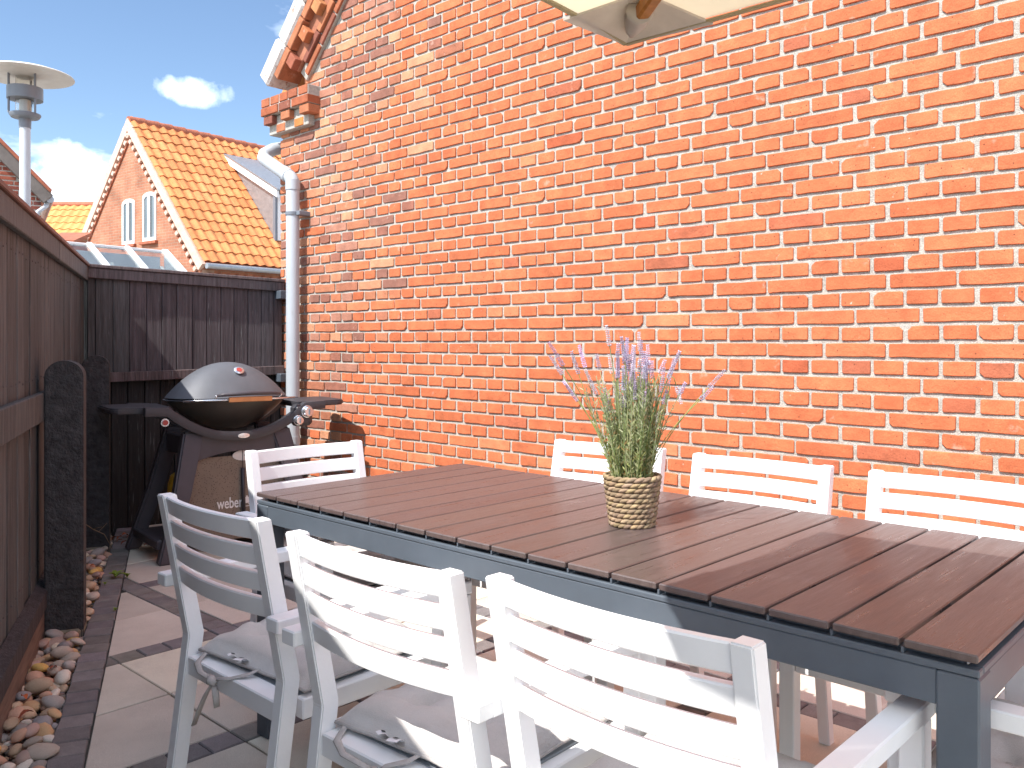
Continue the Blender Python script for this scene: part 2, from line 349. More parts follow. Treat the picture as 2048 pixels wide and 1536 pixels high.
# ------------------------------------------------------------------ ground
g = MB(); g.add([(-700, -700, -.06), (700, -700, -.06), (700, 700, -.06), (-700, 700, -.06)], [(0, 1, 2, 3)])
tag(g.build('ground', M['earth']), kind='structure')

# ------------------------------------------------------------------ brick house (the gable wall)
WY = 3.39                                   # face of the gable wall
XL, XR = -5.482, 1.70
PEAKX = -1.89
def gable_z(x): return (x + 8.144) if x < PEAKX else (2 * PEAKX - x + 8.144)
house = empty('brick_house', (XL, WY, 0))
tag(house, 'tall orange brick house whose gable wall fills the right of the yard', 'house')
HO = Vector((XL, WY, 0))
def hbuild(mb, name, m, parent=house, **kw):
    mb.v = [p - HO for p in mb.v]; return mb.build(name, m, parent, **kw)
w = MB(); fy = WY + .0080
w.prism([(XL, -.3), (XR, -.3), (XR, gable_z(XR)), (PEAKX, gable_z(PEAKX)), (XL + .0, gable_z(XL))], 'y', fy, WY + .36)
wall = hbuild(w, 'wall', M['mortar'])
w = MB(); w.cbox((XL + .18 + .004, WY + 4.3, 1.35), (.36 - .008, 7.86, 2.65), .004); hbuild(w, 'side_wall', M['side_brick'])
CH = .0667; PB = .2486; JT = .0144
def brick_outline(L, Hh, r2, jit):
    """front-face outline of one hand-made brick, slightly uneven, corners knocked off"""
    pts = []; nl = 4 if L > .15 else 2; hx, hz = L / 2, Hh / 2
    cr = [r2.uniform(.002, .006) for _ in range(4)]
    if r2.random() < .30: cr[r2.randrange(4)] = r2.uniform(.007, .018)
    def j(): return r2.uniform(-jit, jit)
    bow = r2.uniform(-.0012, .0012)
    pts.append((-hx + cr[0], -hz + j() * .5))
    for k in range(1, nl): pts.append((-hx + L * k / nl + j() * 3, -hz + j() + bow))
    pts.append((hx - cr[1], -hz + j() * .5)); pts.append((hx + j() * .5, -hz + cr[1])); pts.append((hx + j() * .5, hz - cr[2])); pts.append((hx - cr[2], hz + j() * .5))
    for k in range(nl - 1, 0, -1): pts.append((-hx + L * k / nl + j() * 3, hz + j() + bow))
    pts.append((-hx + cr[3], hz + j() * .5)); pts.append((-hx + j() * .5, hz - cr[3])); pts.append((-hx + j() * .5, -hz + cr[0]))
    return pts
def brick_geo(L, Hh, r2, jit=.0017, depth=.05, bev=.0022):
    o = brick_outline(L, Hh, r2, jit); n = len(o); hx, hz = L / 2, Hh / 2; tl = r2.uniform(-.0012, .0012)
    v = []
    for x, z in o: v.append(Vector((x * (1 - bev / hx), tl * x / hx - 0.0, z * (1 - bev / hz))))
    for x, z in o: v.append(Vector((x, bev + tl * x / hx, z)))
    for x, z in o: v.append(Vector((x, depth, z)))
    f = [tuple(range(n))]
    for a in (0, n):
        for i in range(n): f.append((a + i, a + (i + 1) % n, a + n + (i + 1) % n, a + n + i))
    return v, f
r2 = random.Random(11)
vs = [brick_geo(PB - JT, CH - JT, r2) for _ in range(14)]; vh = [brick_geo(PB / 2 - JT, CH - JT, r2) for _ in range(14)]
ms = [mesh('brick', v, f, M['brick'], angle=None) for v, f in vs]; mh = [mesh('brick', v, f, M['brick']) for v, f in vh]
ORANGE = (.545, .160, .070)
def brick_colour(x, z):
    c_ = mixc3(ORANGE, (.505, .137, .058), rnd.random()); k = rnd.uniform(.88, 1.07); c_ = tuple(q * k for q in c_)
    t_old = max(0.0, min(1.0, (-3.95 - x + .22 * (z - 1.6)) / .8)) if z > .9 else max(0.0, min(1.0, (-4.5 - x) / .4))
    if z < .42: t_old = max(t_old, .6)
    if rnd.random() < t_old * .85:
        c_ = rnd.choice([(.44, .17, .09), (.37, .14, .08), (.30, .12, .08), (.50, .21, .115), (.46, .16, .08), (.27, .12, .085), (.54, .25, .14), (.40, .18, .12)])
    elif rnd.random() < .035: c_ = rnd.choice([(.42, .12, .06), (.38, .115, .06), (.40, .10, .045), (.55, .19, .09)])
    return c_
bricks = []
Z0 = 1.242
for k in range(-19, 76):
    zc = Z0 + k * CH
    hdr = k % 2 == 0; typ = ((k - 1) // 2) % 2
    base = -1.261 if hdr else (-1.078 if typ == 0 else -1.2023)
    p = PB / 2 if hdr else PB
    i0 = int((XL - base) / p) - 2; i1 = int((XR - base) / p) + 2
    for i in range(i0, i1):
        a, b_ = base + i * p, base + (i + 1) * p
        a2, b2 = max(a, XL - JT / 2 + .0), min(b_, XR)
        # gable cut
        if gable_z((a2 + b2) / 2) < zc: continue
        if b2 - a2 < .04: continue
        bricks.append((a2 + JT / 2, b2 - JT / 2, zc, hdr, b2 - a2 > p * .97))
def score(b):
    x = (b[0] + b[1]) / 2; s0 = screen((b[0], WY, b[2])); s1 = screen((b[1], WY, b[2]))
    if s0[0] < 10 or s1[0] > 2040 or not (10 < s0[1] < 1040): return 0
    if s0[1] > 930 + max(0, (s0[0] - 1300) * .12): return 0
    return (s1[0] - s0[0]) / s0[2] * (1 if b[4] else 0)
order = sorted(range(len(bricks)), key=lambda i: -score(bricks[i]))
single = set(order[:300])
rest = MB()
for i, (a, b_, zc, hdr, full) in enumerate(bricks):
    x = (a + b_) / 2; c_ = brick_colour(x, zc); jx, jz, jy = rnd.uniform(-.003, .003), rnd.uniform(-.0018, .0018), rnd.uniform(-.0022, .0016)
    tilt = rnd.uniform(-.004, .004)
    old = x < -4.2
    if i in single:
        link('brick', rnd.choice(mh if hdr else ms), house, (x + jx - XL, jy, zc + jz), (0, tilt, 0), c_)
    else:
        if full and not old: v, f = rnd.choice(vh if hdr else vs)
        else: v, f = brick_geo(b_ - a, CH - JT, rnd, .0030 if old else .0018)
        ct, st = math.cos(tilt), math.sin(tilt)
        rest.add([(p_.x * ct + p_.z * st + x + jx, p_.y + WY + jy, p_.z * ct - p_.x * st + zc + jz) for p_ in v], f, c_)
o = hbuild(rest, 'brick_courses', M['brick_far'], cols=True); tag(o, kind='stuff')
# corner returns (short bricks on the side of the corner so that the quoin reads solid)
q = MB()
for k in range(-19, 24):
    zc = Z0 + k * CH; L = .236 if k % 2 == 0 else .112
    q.cbox((XL + .03 - .004, WY + .06 + L / 2, zc), (.06, L, CH - JT), .004, c=brick_colour(-5.4, zc))
tag(hbuild(q, 'corner_bricks', M['brick_far'], cols=True), kind='stuff')
# kneeler: corbelled bricks at the foot of the gable
def old_col(): return rnd.choice([(.36, .12, .06), (.30, .095, .05), (.24, .085, .055), (.40, .15, .075), (.33, .10, .048), (.22, .08, .055)])
kn = empty('kneeler', (0, 0, 0), 0, house)
def kbrick(x0, x1, y0, z0, z1, c_=None):
    mb = MB(); rr = Matrix.Rotation(rnd.uniform(-.012, .012), 3, 'Z'); mb.cbox((0, 0, 0), (x1 - x0, WY + .10 - y0, z1 - z0), .004, rr)
    mb.build('brick', M['brick'], kn, color=c_ or old_col(), loc=((x0 + x1) / 2 - XL, (y0 + WY + .10) / 2 - WY, (z0 + z1) / 2))
KX0, KX1 = -5.585, -4.985
km = MB(); km.cbox(((KX0 + KX1) / 2, WY - .037, 2.9015), (KX1 - KX0 - .012, .11, .125), .003); km.v = [p - HO for p in km.v]; km.build('mortar_bed', M['mortar'], kn)
x = KX0
for wdt in (.115, .118, .113, .117, .12): kbrick(x + .004, x + wdt - .006, WY - .10 + rnd.uniform(-.003, .003), 2.9045, 2.964); x += wdt + .0035
for a, b_ in ((KX0, -5.36), (-5.352, -5.20), (-5.193, KX1)): kbrick(a + .003, b_ - .004, WY - .10 + rnd.uniform(-.003, .003), 2.840, 2.898)
for a in (-5.56, -5.335, -5.10): kbrick(a, a + .112, WY - .092, 2.776, 2.834)
for a, c_ in ((-5.45, None), (-5.22, (.50, .19, .06))): kbrick(a, a + .112, WY - .055, 2.712, 2.770, c_)
km = MB(); km.cbox((-5.30, WY - .005, 2.772), (.50, .09, .13), .004); km.v = [p - HO for p in km.v]; km.build('mortar_bed', M['mortar'], kn)
# rake: sloping brick bands with dentils, whitewashed verge, roof
rk = empty('gable_rake', (0, 0, 0), 0, house)
S2 = math.sqrt(.5)
RB = Vector((-5.105, 0, 3.039))                                     # a point of the inner rake line
def rpt(t, d, y): return Vector((RB.x + (t - d) * S2, y, RB.z + (t + d) * S2))   # t up the slope, d outwards
ROT = Matrix.Rotation(-R(45), 3, 'Y')
def rbox(t0, t1, d0, d1, y0, y1, name, m, c_=None, parent=rk, b=.004):
    mb = MB(); ctr = rpt((t0 + t1) / 2, (d0 + d1) / 2, (y0 + y1) / 2) - HO
    mb.cbox((0, 0, 0), (t1 - t0, y1 - y0, d1 - d0), b, ROT); return mb.build(name, m, parent, color=c_, loc=ctr)
TMAX = (PEAKX - RB.x) / S2 - .02
t = .02
while t < 2.4:
    rbox(t, t + .228, .004, .052, WY - .030 + rnd.uniform(-.003, .003), WY + .08, 'brick', M['brick'], old_col())
    rbox(t + .06, t + .288, .056, .104, WY - .052 + rnd.uniform(-.003, .003), WY + .08, 'brick', M['brick'], old_col())
    t += .239
t = -.02
while t < 2.4:
    rbox(t, t + .085, .108, .198, WY - .098, WY + .08, 'dentil', M['brick'], rnd.choice([(.40, .14, .06), (.30, .10, .06), (.44, .19, .08)])); t += .215
t = -.16
while t < 2.4:
    rbox(t, t + .228, .202, .262, WY - .104 + rnd.uniform(-.003, .003), WY + .08, 'brick', M['brick'], old_col()); t += .239
rbox(-.02, TMAX, .104, .26, WY - .045, WY + .075, 'recess_band', M['brick'], (.36, .15, .09))
rbox(-.02, TMAX, .002, .10, WY - .02, WY + .074, 'mortar_bed', M['mortar'])
vg = MB()
t = -.27
while t < TMAX:
    L = rnd.uniform(.30, .34); vg.cbox(rpt(t + L / 2, .336 + rnd.uniform(-.004, .004), WY + .0), (L - .006, .235 + rnd.uniform(-.012, .012), .14), .016, ROT); t += L
hbuild(vg, 'verge', M['verge'], rk)
for sgn in (0, 1):
    mb = MB()
    if sgn == 0: pts = [(-5.66, 3.01), (PEAKX, 6.80), (PEAKX, 6.86), (-5.70, 3.05)]
    else: pts = [(PEAKX + .004, 6.80), (2.0, 2.91), (2.04, 2.95), (PEAKX + .004, 6.86)]
    mb.prism(pts, 'y', WY + .125, WY + 8.2); hbuild(mb, 'roof', M['tile_far'], house)
# gutter end on the eave, downpipe
mb = MB(); mb.tube([(-5.66, WY + .02, 2.86), (-5.66, WY + 8, 2.86)], .058, 16); hbuild(mb, 'gutter', M['zinc'], house, smooth=True, angle=40)
dp = MB(); PR = .046
path = [(-5.60, WY + .42, 2.72), (-5.60, WY + .12, 2.66), (-5.61, WY + .02, 2.63), (-5.60, WY - .06, 2.58), (-5.57, WY - .085, 2.545), (-5.53, WY - .085, 2.52)]
path += [(-5.21, WY - .085, 2.355), (-5.193, WY - .085, 2.335), (-5.188, WY - .085, 2.305), (-5.188, WY - .085, .03)]
dp.tube(path, PR, 18); pipe = hbuild(dp, 'downpipe', M['zinc'], house, smooth=True, angle=50)
def ring(z, p0=None, p1=None, r_=.0505, h=.05, m='zinc', nm='collar'):
    mb = MB(); mb.tube([(-5.188, WY - .085, z - h / 2), (-5.188, WY - .085, z + h / 2)], r_, 18); return hbuild(mb, nm, M[m], pipe, smooth=True, angle=50)
ring(2.30, h=.07); ring(.53, h=.05)
for z in (2.10, .47):
    b_ = ring(z, r_=.0515, h=.022, m='lamp_grey', nm='bracket')
    mb = MB(); mb.cbox((-5.125, WY - .04, z), (.05, .10, .03), .003); hbuild(mb, 'bracket_arm', M['lamp_grey'], pipe)
mb = MB(); mb.tube([(-5.30, WY - .085, 2.402), (-5.235, WY - .085, 2.367)], .0505, 18); hbuild(mb, 'collar', M['zinc'], pipe, smooth=True, angle=50)

# ------------------------------------------------------------------ patio: slabs with sett bands, sett border, pebble strip
FC = Vector((-5.691, 2.107, 0)); FL = Vector((-3.124, .896, 0))
FU = (FC - FL).normalized(); FN = Vector((FU.y, -FU.x, 0));
if FN.y < 0: FN = -FN                                               # into the yard
def fpt(t, d, z=0.0): return FL + FU * t + FN * d + Vector((0, 0, z))
BD0, BD1 = .185, .285                                               # border sett band, distance from the fence
patio = MB()
def halfclip(poly, p, n):
    out = []
    for i in range(len(poly)):
        a, b_ = poly[i], poly[(i + 1) % len(poly)]; da, db = (a - p).dot(n), (b_ - p).dot(n)
        if da >= 0: out.append(a)
        if da * db < 0: out.append(a + (b_ - a) * (da / (da - db)))
    return out
pe = empty('patio', (0, 0, 0)); tag(pe, 'beige slab patio with bands of dark purple setts', kind='structure')
base_poly = [fpt(-4.2, BD0), Vector((XR, WY + .01, 0)), Vector((-5.45, WY + .01, 0)), fpt(2.83, BD0)]
base_poly = [fpt(2.83, BD0), fpt(-5.2, BD0), Vector((1.75, WY, 0)), Vector((-5.46, WY, 0))]
mb = MB(); mb.add([(p.x, p.y, -.012) for p in base_poly] + [(p.x, p.y, -.05) for p in base_poly], [(0, 1, 2, 3), (4, 5, 6, 7), (0, 1, 5, 4), (1, 2, 6, 5), (2, 3, 7, 6), (3, 0, 4, 7)])
mb.build('joint_sand', M['sand'], pe)
def piece(poly, bev, ztop, name, m, c_, parent=pe, join=None):
    if len(poly) < 3: return None
    ctr = sum(poly, Vector()) / len(poly); n = len(poly)
    ar = abs(sum(poly[i].x * poly[(i + 1) % n].y - poly[(i + 1) % n].x * poly[i].y for i in range(n))) / 2
    if ar < .0006: return None
    rr = max((p - ctr).length for p in poly)
    tx, ty = rnd.uniform(-.006, .006), rnd.uniform(-.006, .006)
    v = [(p.x - (p - ctr).x / max((p - ctr).length, 1e-6) * bev * 1.3, p.y - (p - ctr).y / max((p - ctr).length, 1e-6) * bev * 1.3, ztop + (p.x - ctr.x) * tx + (p.y - ctr.y) * ty) for p in poly]
    v += [(p.x, p.y, ztop - bev + (p.x - ctr.x) * tx + (p.y - ctr.y) * ty) for p in poly] + [(p.x, p.y, -.035) for p in poly]
    f = [tuple(range(n))] + [(a + i, a + (i + 1) % n, a + n + (i + 1) % n, a + n + i) for a in (0, n) for i in range(n)]
    if join is not None: join.add(v, f); return None
    return link(name, mesh(name, [Vector(p) - ctr for p in v], f, m), parent, ctr, None, c_)
def rect(x0, x1, y0, y1): return [Vector((x0, y0, 0)), Vector((x1, y0, 0)), Vector((x1, y1, 0)), Vector((x0, y1, 0))]
PER = .92; SX0 = -3.385; SY0 = 1.752
wallclip = (Vector((0, WY - .006, 0)), Vector((0, -1, 0)))
endclip_p = FC; eu = (Vector((-5.468, 3.39, 0)) - FC).normalized(); EN = Vector((eu.y, -eu.x, 0))
bclip = (FL + FN * (BD1 + .006), FN)
def clip_all(poly):
    for p, n in (bclip, wallclip, (FC + EN * .01, EN)):
        poly = halfclip(poly, p, n)
        if len(poly) < 3: return []
    return poly
def slab_col():
    k = rnd.uniform(.9, 1.1); return (k, k * rnd.uniform(.97, 1.01), k * rnd.uniform(.94, 1.02)) if rnd.random() < .6 else (k * .88, k * .84, k * .86)
def sett_col():
    k = rnd.uniform(.82, 1.15); return (k, k * rnd.uniform(.94, 1.02), k * rnd.uniform(.92, 1.06))
setts = []
for ix in range(-4, 8):
    for iy in range(-6, 4):
        X0 = SX0 + ix * PER; Y0 = SY0 + iy * PER
        for a in (0, 1):
            for b_ in (0, 1):
                x0 = X0 + .1 + .005 + a * .41; y0 = Y0 + .1 + .005 + b_ * .41
                pl = clip_all(rect(x0, x0 + .403, y0, y0 + .403))
                if pl: piece(pl, .003, rnd.uniform(-.001, .0015), 'paving_slab', M['slab'], slab_col())
        for k in range(9):
            if k: setts.append(rect(X0 + .002, X0 + .098, Y0 + .1 + (k - 1) * .1025 + .002, Y0 + .1 + k * .1025 - .002))
            setts.append(rect(X0 + (k) * .1022 + .002, X0 + (k + 1) * .1022 - .002, Y0 + .002, Y0 + .098))
for k in range(-36, 29): # border setts
    t0 = k * .1005; setts.append([fpt(t0, BD0 + rnd.uniform(-.004, .004)), fpt(t0 + .096, BD0 + rnd.uniform(-.004, .004)), fpt(t0 + .096, BD1 + rnd.uniform(-.003, .003)), fpt(t0, BD1 + rnd.uniform(-.003, .003))])
nb_border = 65
cl = []
for i, s_ in enumerate(setts):
    pl = s_ if i >= len(setts) - nb_border else clip_all(s_)
    if len(pl) < 3: continue
    c_ = sum(pl, Vector()) / len(pl); sc_ = screen(c_); vis = 0 < sc_[0] < 2048 and 0 < sc_[1] < 1536
    cl.append((sc_[2] if vis else 99 + sc_[2] * sc_[2], pl))
cl.sort(key=lambda q: q[0])
far_setts = MB()
for i, (d_, pl) in enumerate(cl):
    zt = rnd.uniform(-.0015, .003)
    piece(pl, .004, zt, 'sett', M['sett'], sett_col(), join=None if i < 300 and d_ < 99 else far_setts)
o = far_setts.build('more_setts', M['sett_far'], pe); tag(o, kind='stuff')

# pebble strip
st = MB(); st.add([fpt(2.8, -.02, -.03), fpt(-4.5, -.02, -.03), fpt(-4.5, BD0 - .002, -.03), fpt(2.8, BD0 - .002, -.03)], [(0, 1, 2, 3)])
tag(st.build('soil_strip', M['sand']), kind='structure')
PCOL = [(.46, .33, .22), (.40, .29, .20), (.36, .30, .25), (.30, .27, .25), (.48, .30, .16), (.44, .26, .18), (.52, .43, .33), (.34, .24, .20), (.24, .22, .22), (.50, .33, .10), (.55, .50, .43), (.38, .25, .21)]
def blob(seed, sub=2, amp=.16):
    bm = bmesh.new(); bmesh.ops.create_icosphere(bm, subdivisions=sub, radius=1.0)
    for v in bm.verts:
        n = noise.noise(v.co * .9 + Vector((seed * 7.3, seed * 3.1, 0))); n2 = noise.noise(v.co * 2.1 + Vector((0, seed * 5.7, 2)))
        v.co *= 1 + amp * n * 1.6 + amp * .5 * n2
    vv = [v.co.copy() for v in bm.verts]; ff = [tuple(v.index for v in f.verts) for f in bm.faces]; bm.free(); return vv, ff
peb = [mesh('pebble', *blob(i + 1), M['pebble'], smooth=True) for i in range(9)]
small = MB(); sv = [blob(i + 30, 1, .2) for i in range(6)]
for i in range(2600):
    p = fpt(rnd.uniform(-1.6, 2.75), rnd.uniform(.005, BD0 - .006), -.025 + rnd.uniform(0, .012)); s_ = rnd.uniform(.006, .014)
    v, f = rnd.choice(sv); rz = Matrix.Rotation(rnd.uniform(0, 6.3), 3, 'Z'); c_ = rnd.choice(PCOL); k = rnd.uniform(.45, .85)
    small.add([rz @ Vector((q.x * s_ * 1.3, q.y * s_, q.z * s_ * .7)) + p for q in v], f, tuple(q * k for q in c_))
tag(small.build('gravel', M['gravel'], smooth=True, cols=True), 'fine brown gravel between the larger pebbles by the fence', 'gravel', kind='stuff')
def cname(c_):
    if c_[0] > .5 and c_[2] > .3: return 'cream'
    if c_[0] - c_[2] > .32: return 'ochre'
    if c_[0] - c_[2] < .06: return 'grey'
    if c_[0] > .44: return 'orange tan'
    if c_[0] - c_[2] > .14: return 'pinkish brown' if c_[1] < .27 else 'tan'
    return 'taupe'
placed = []; tries = 0
POSTS = [(0.83, .1), (2.37, .1)]
def near_post(t_, d_, m_): return any(abs(t_ - a) < .067 + m_ and .03 - m_ < d_ < .177 + m_ for a, b_ in POSTS)
while len(placed) < 215 and tries < 30000:
    tries += 1
    t_, d_ = rnd.uniform(-.62, 2.62), rnd.uniform(.03, BD0 - .012)
    r_ = rnd.choice([rnd.uniform(.016, .024), rnd.uniform(.022, .034)]); layer = 0 if len(placed) < 130 else 1
    if near_post(t_, d_, r_ * .9): continue
    if any((t_ - q[0]) ** 2 + (d_ - q[1]) ** 2 < ((r_ + q[2]) * (.80 if layer == q[3] else .5)) ** 2 for q in placed): continue
    placed.append((t_, d_, r_, layer))
for t_, d_, r_, layer in placed:
    c_ = rnd.choice(PCOL); k = rnd.uniform(1.05, 1.45); flat = rnd.uniform(.55, .8)
    z = -.024 + r_ * flat * .8 + (.024 if layer else 0)
    o = link('pebble', rnd.choice(peb), None, fpt(t_, d_, z), (rnd.uniform(-.35, .35), rnd.uniform(-.35, .35), rnd.uniform(0, 6.3)), tuple(q * k for q in c_), (r_ * rnd.uniform(1.1, 1.5), r_, r_ * flat))
    zone = 'nearest the bottom left edge' if t_ < .05 else 'in front of the nearer black post' if t_ < .76 else 'just past the nearer black post' if t_ < 1.5 else 'towards the far black post'
    side = 'by the fence base board' if d_ < .075 else 'by the sett border' if d_ > .125 else 'mid strip'
    tag(o, '%s %s pebble %s, %s' % ('large' if r_ > .027 else 'small' if r_ < .020 else 'medium', cname(c_), side, zone), 'pebble', 'pebbles along the fence')

# ------------------------------------------------------------------ fences
def wood_col(lo=.8, hi=1.25, warm=0.0):
    k = rnd.uniform(lo, hi); return (k * (1 + warm), k, k * (1 - warm * .3))
lf = empty('board_fence', fpt(1.0, 0)); tag(lf, 'weathered dark board fence running along the left side of the yard', 'fence')
LFO = fpt(1.0, 0); LFA = math.atan2(FU.y, FU.x)
lf.rotation_euler = (0, 0, LFA)
# local frame of the left fence: x along FU, y = FU x z ; the yard lies at local y = YS * d
FLY = Vector((-FU.y, FU.x, 0)); YS = 1 if FLY.dot(FN) > 0 else -1
def lfb(mb, name, m, parent=lf, **kw): return mb.build(name, m, parent, **kw)
def L3(t_, d_, z): return Vector((t_ - 1.0, YS * d_, z))
edges = [-3.05]
while edges[-1] < -.13: edges.append(edges[-1] + rnd.uniform(.12, .16))
edges = [e for e in edges if e < -.08] + [0.0, .137, .328, .47, .631, .79, .949, 1.07, 1.188, 1.382, 1.51, 1.65, 1.786, 1.93, 2.08, 2.25, 2.439, 2.60, 2.771, 2.835]
for a, b_ in zip(edges[:-1], edges[1:]):
    mb = MB(); g_ = rnd.uniform(.003, .009); zb = .14
    mb.cbox((0, 0, 0), (b_ - a - g_, .022, 1.63 - zb), .003)
    lfb(mb, 'board', M['fence'], loc=L3((a + b_) / 2, -.012 + rnd.uniform(-.003, .003), (1.63 + zb) / 2), rot=(rnd.uniform(-.002, .002), 0, rnd.uniform(-.006, .006)), color=wood_col(.75, 1.3, 0.0))
nail = MB().lathe([(.0001, .003), (.0035, .002), (.004, 0)], 8).me('nail', M['grill_black'])
for a, b_ in zip(edges[:-1], edges[1:]):
    if a < -.2: continue
    for z in (.30, 1.06, 1.53):
        for q in (.25, .75): link('nail', nail, lf, L3(lerp(a, b_, q), .0015 + .001, z + rnd.uniform(-.01, .01)), (R(-90 * YS), 0, 0))
mb = MB(); mb.cbox(L3(-.11, -.040, .85), (5.85, .012, 1.56), .002); lfb(mb, 'backing_panel', M['fence'], color=(.2, .2, .2))
joints = [-3.05, -.9, 1.32, 2.83]
for a, b_ in zip(joints[:-1], joints[1:]):
    mb = MB(); mb.cbox((0, 0, 0), (b_ - a - .006, .026, .088), .004); lfb(mb, 'fascia_board', M['fence'], loc=L3((a + b_) / 2, .014, 1.640), color=wood_col(1.5, 1.9, 0.0))
    mb = MB(); mb.cbox((0, 0, 0), (b_ - a - .004, .10, .022), .004); lfb(mb, 'coping', M['fence_cap'], loc=L3((a + b_) / 2, -.012, 1.6955))
for a, b_ in ((-3.05, .9), (.905, 2.79)):
    mb = MB(); mb.cbox((0, 0, 0), (b_ - a, .028, .118), .004); lfb(mb, 'rail', M['fence'], loc=L3((a + b_) / 2, .0165, .941), color=wood_col(1.0, 1.3, 0.0))
    mb = MB(); mb.prism([(YS * .002, .125), (YS * .044, .125), (YS * .044, .192), (YS * .002, .212)], 'x', a - 1.0, b_ - 1.0); lfb(mb, 'bottom_rail', M['fence'], color=(.62, .52, .56))
    mb = MB(); mb.cbox((0, 0, 0), (b_ - a - .004, .03, .18), .003); lfb(mb, 'base_board', M['base_board'], loc=L3((a + b_) / 2, .018, .034))
def post_mesh(wd, th, h):
    """round-topped post: outline in (d, z) extruded along the fence"""
    n = 14; r_ = wd / 2; pts = [(-r_, -.05), (r_, -.05), (r_, h - r_)]
    for k in range(1, n): a = math.pi * k / n; pts.append((r_ * math.cos(a), h - r_ + r_ * math.sin(a) * .92))
    pts.append((-r_, h - r_))
    mb = MB(); mb.prism(pts, 'x', -th / 2, th / 2); me = mb.me('post', M['post'])
    bm = bmesh.new(); bm.from_mesh(me); bmesh.ops.bevel(bm, geom=[e for e in bm.edges if e.calc_face_angle(0) > .9], offset=.006, segments=2, affect='EDGES'); bm.to_mesh(me); bm.free(); return me
pm = post_mesh(.146, .13, 1.137)
for t_ in (.83, 2.37, -2.95):
    link('post', pm, lf, L3(t_, .104, 0))
    mb = MB(); mb.cbox((0, 0, 0), (.150, .150, .09), .02); lfb(mb, 'post_footing', M['concrete'], loc=L3(t_, .103, -.016))

EU = eu; EL = (Vector((-5.468, 3.39, 0)) - FC).length
bf = empty('board_fence', FC, math.atan2(EU.y, EU.x)); tag(bf, 'dark purple brown board fence closing the yard behind the gas grill', 'fence')
# local: x along EU, yard towards -y
def B3(t_, d_, z): return Vector((t_, -d_, z))
be = [0.012, .058, .161, .261, .365, .463, .556, .658, .755, .851, .941, 1.041, 1.138, 1.227, EL - .012]
def topz(t_): return 1.70 - .042 * t_ / EL
for a, b_ in zip(be[:-1], be[1:]):
    z1 = topz((a + b_) / 2) - .04; z0 = .985
    mb = MB(); mb.cbox((0, 0, 0), (b_ - a - rnd.uniform(.0015, .004), .022, z1 - z0), .003)
    mb.build('board', M['fence'], bf, loc=B3((a + b_) / 2, .03 + rnd.uniform(-.002, .003), (z0 + z1) / 2), rot=(0, 0, rnd.uniform(-.008, .008)), color=mixc3(wood_col(.8, 1.1, .05), (1.15, .74, .80), .6 if a > .2 else .1))  # redder tint beyond the corner boards paints in the sunlit part
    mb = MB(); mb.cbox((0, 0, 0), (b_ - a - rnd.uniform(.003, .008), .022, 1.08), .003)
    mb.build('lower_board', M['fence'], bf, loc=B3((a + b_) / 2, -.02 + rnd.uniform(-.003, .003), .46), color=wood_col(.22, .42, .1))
mb = MB(); mb.cbox(B3(EL / 2, -.045, .8), (EL + .06, .012, 1.66), .002); mb.build('backing_panel', M['fence'], bf, color=(.2, .2, .2))
tilt = math.atan2(.042, EL)
mb = MB(); mb.cbox((0, 0, 0), (EL - .008, .028, .066), .004); mb.build('fascia_board', M['fence'], bf, loc=B3(EL / 2, .0555, 1.679 - .054), rot=(0, tilt, 0), color=(1.5, 1.15, 1.15))
mb = MB(); mb.cbox((0, 0, 0), (EL - .004, .11, .022), .004); mb.build('coping', M['fence'], bf, loc=B3(EL / 2, .025, 1.679 - .010), rot=(0, tilt, 0), color=(1.7, 1.2, 1.15))
mb = MB(); mb.cbox((0, 0, 0), (EL - .02, .03, .062), .004); mb.build('rail', M['fence'], bf, loc=B3(EL / 2 + .005, .058, .995), rot=(0, -.022, 0), color=(1.5, 1.0, .95))
mb = MB(); mb.cbox((0, 0, 0), (.07, .07, 1.68), .004); mb.build('corner_post', M['fence'], bf, loc=B3(.0, -.045, .80), color=(.8, .75, .75))
for z in (1.545, .955):
    mb = MB(); mb.cbox((0, 0, 0), (.06, .09, .06), .004); mb.build('rail_end', M['anthracite'], bf, loc=B3(EL - .035, .09, z))
# dead leaves, twig and weeds
def leaf_mesh(L, wd, curl):
    v = []; f = []
    for i in range(5):
        t_ = i / 4; ww = wd * math.sin(math.pi * (t_ * .9 + .06)); z = curl * math.sin(t_ * 2.6)
        v += [(t_ * L, -ww / 2, z + .25 * ww), (t_ * L, 0, z), (t_ * L, ww / 2, z + .25 * ww)]
    for i in range(4):
        for k in range(2): f.append((i * 3 + k, i * 3 + k + 1, i * 3 + k + 4, i * 3 + k + 3))
    return v, f
v, f = leaf_mesh(.045, .024, .012); dl = mesh('dry_leaf', v, f, M['dryleaf'], smooth=True)
for i in range(16):
    a = rnd.uniform(0, 6.3); p = Vector((rnd.uniform(-5.45, -4.95), rnd.uniform(2.08, 2.5), .006)) if i < 12 else fpt(rnd.uniform(-.4, 1.9), rnd.uniform(.06, .15), .03)
    c_ = rnd.choice([(1, 1, 1), (1.3, .8, .7), (1.5, 1.2, .9), (2.0, 1.3, .8)])
    tag(link('dry_leaf', dl, None, p, (rnd.uniform(-.4, .4), rnd.uniform(-.4, .4), a), c_, (rnd.uniform(.7, 1.1),) * 3), 'curled red brown dead leaf ' + ('on the slabs behind the gas grill' if i < 12 else 'among the fence pebbles'), 'leaf', 'dead leaves')
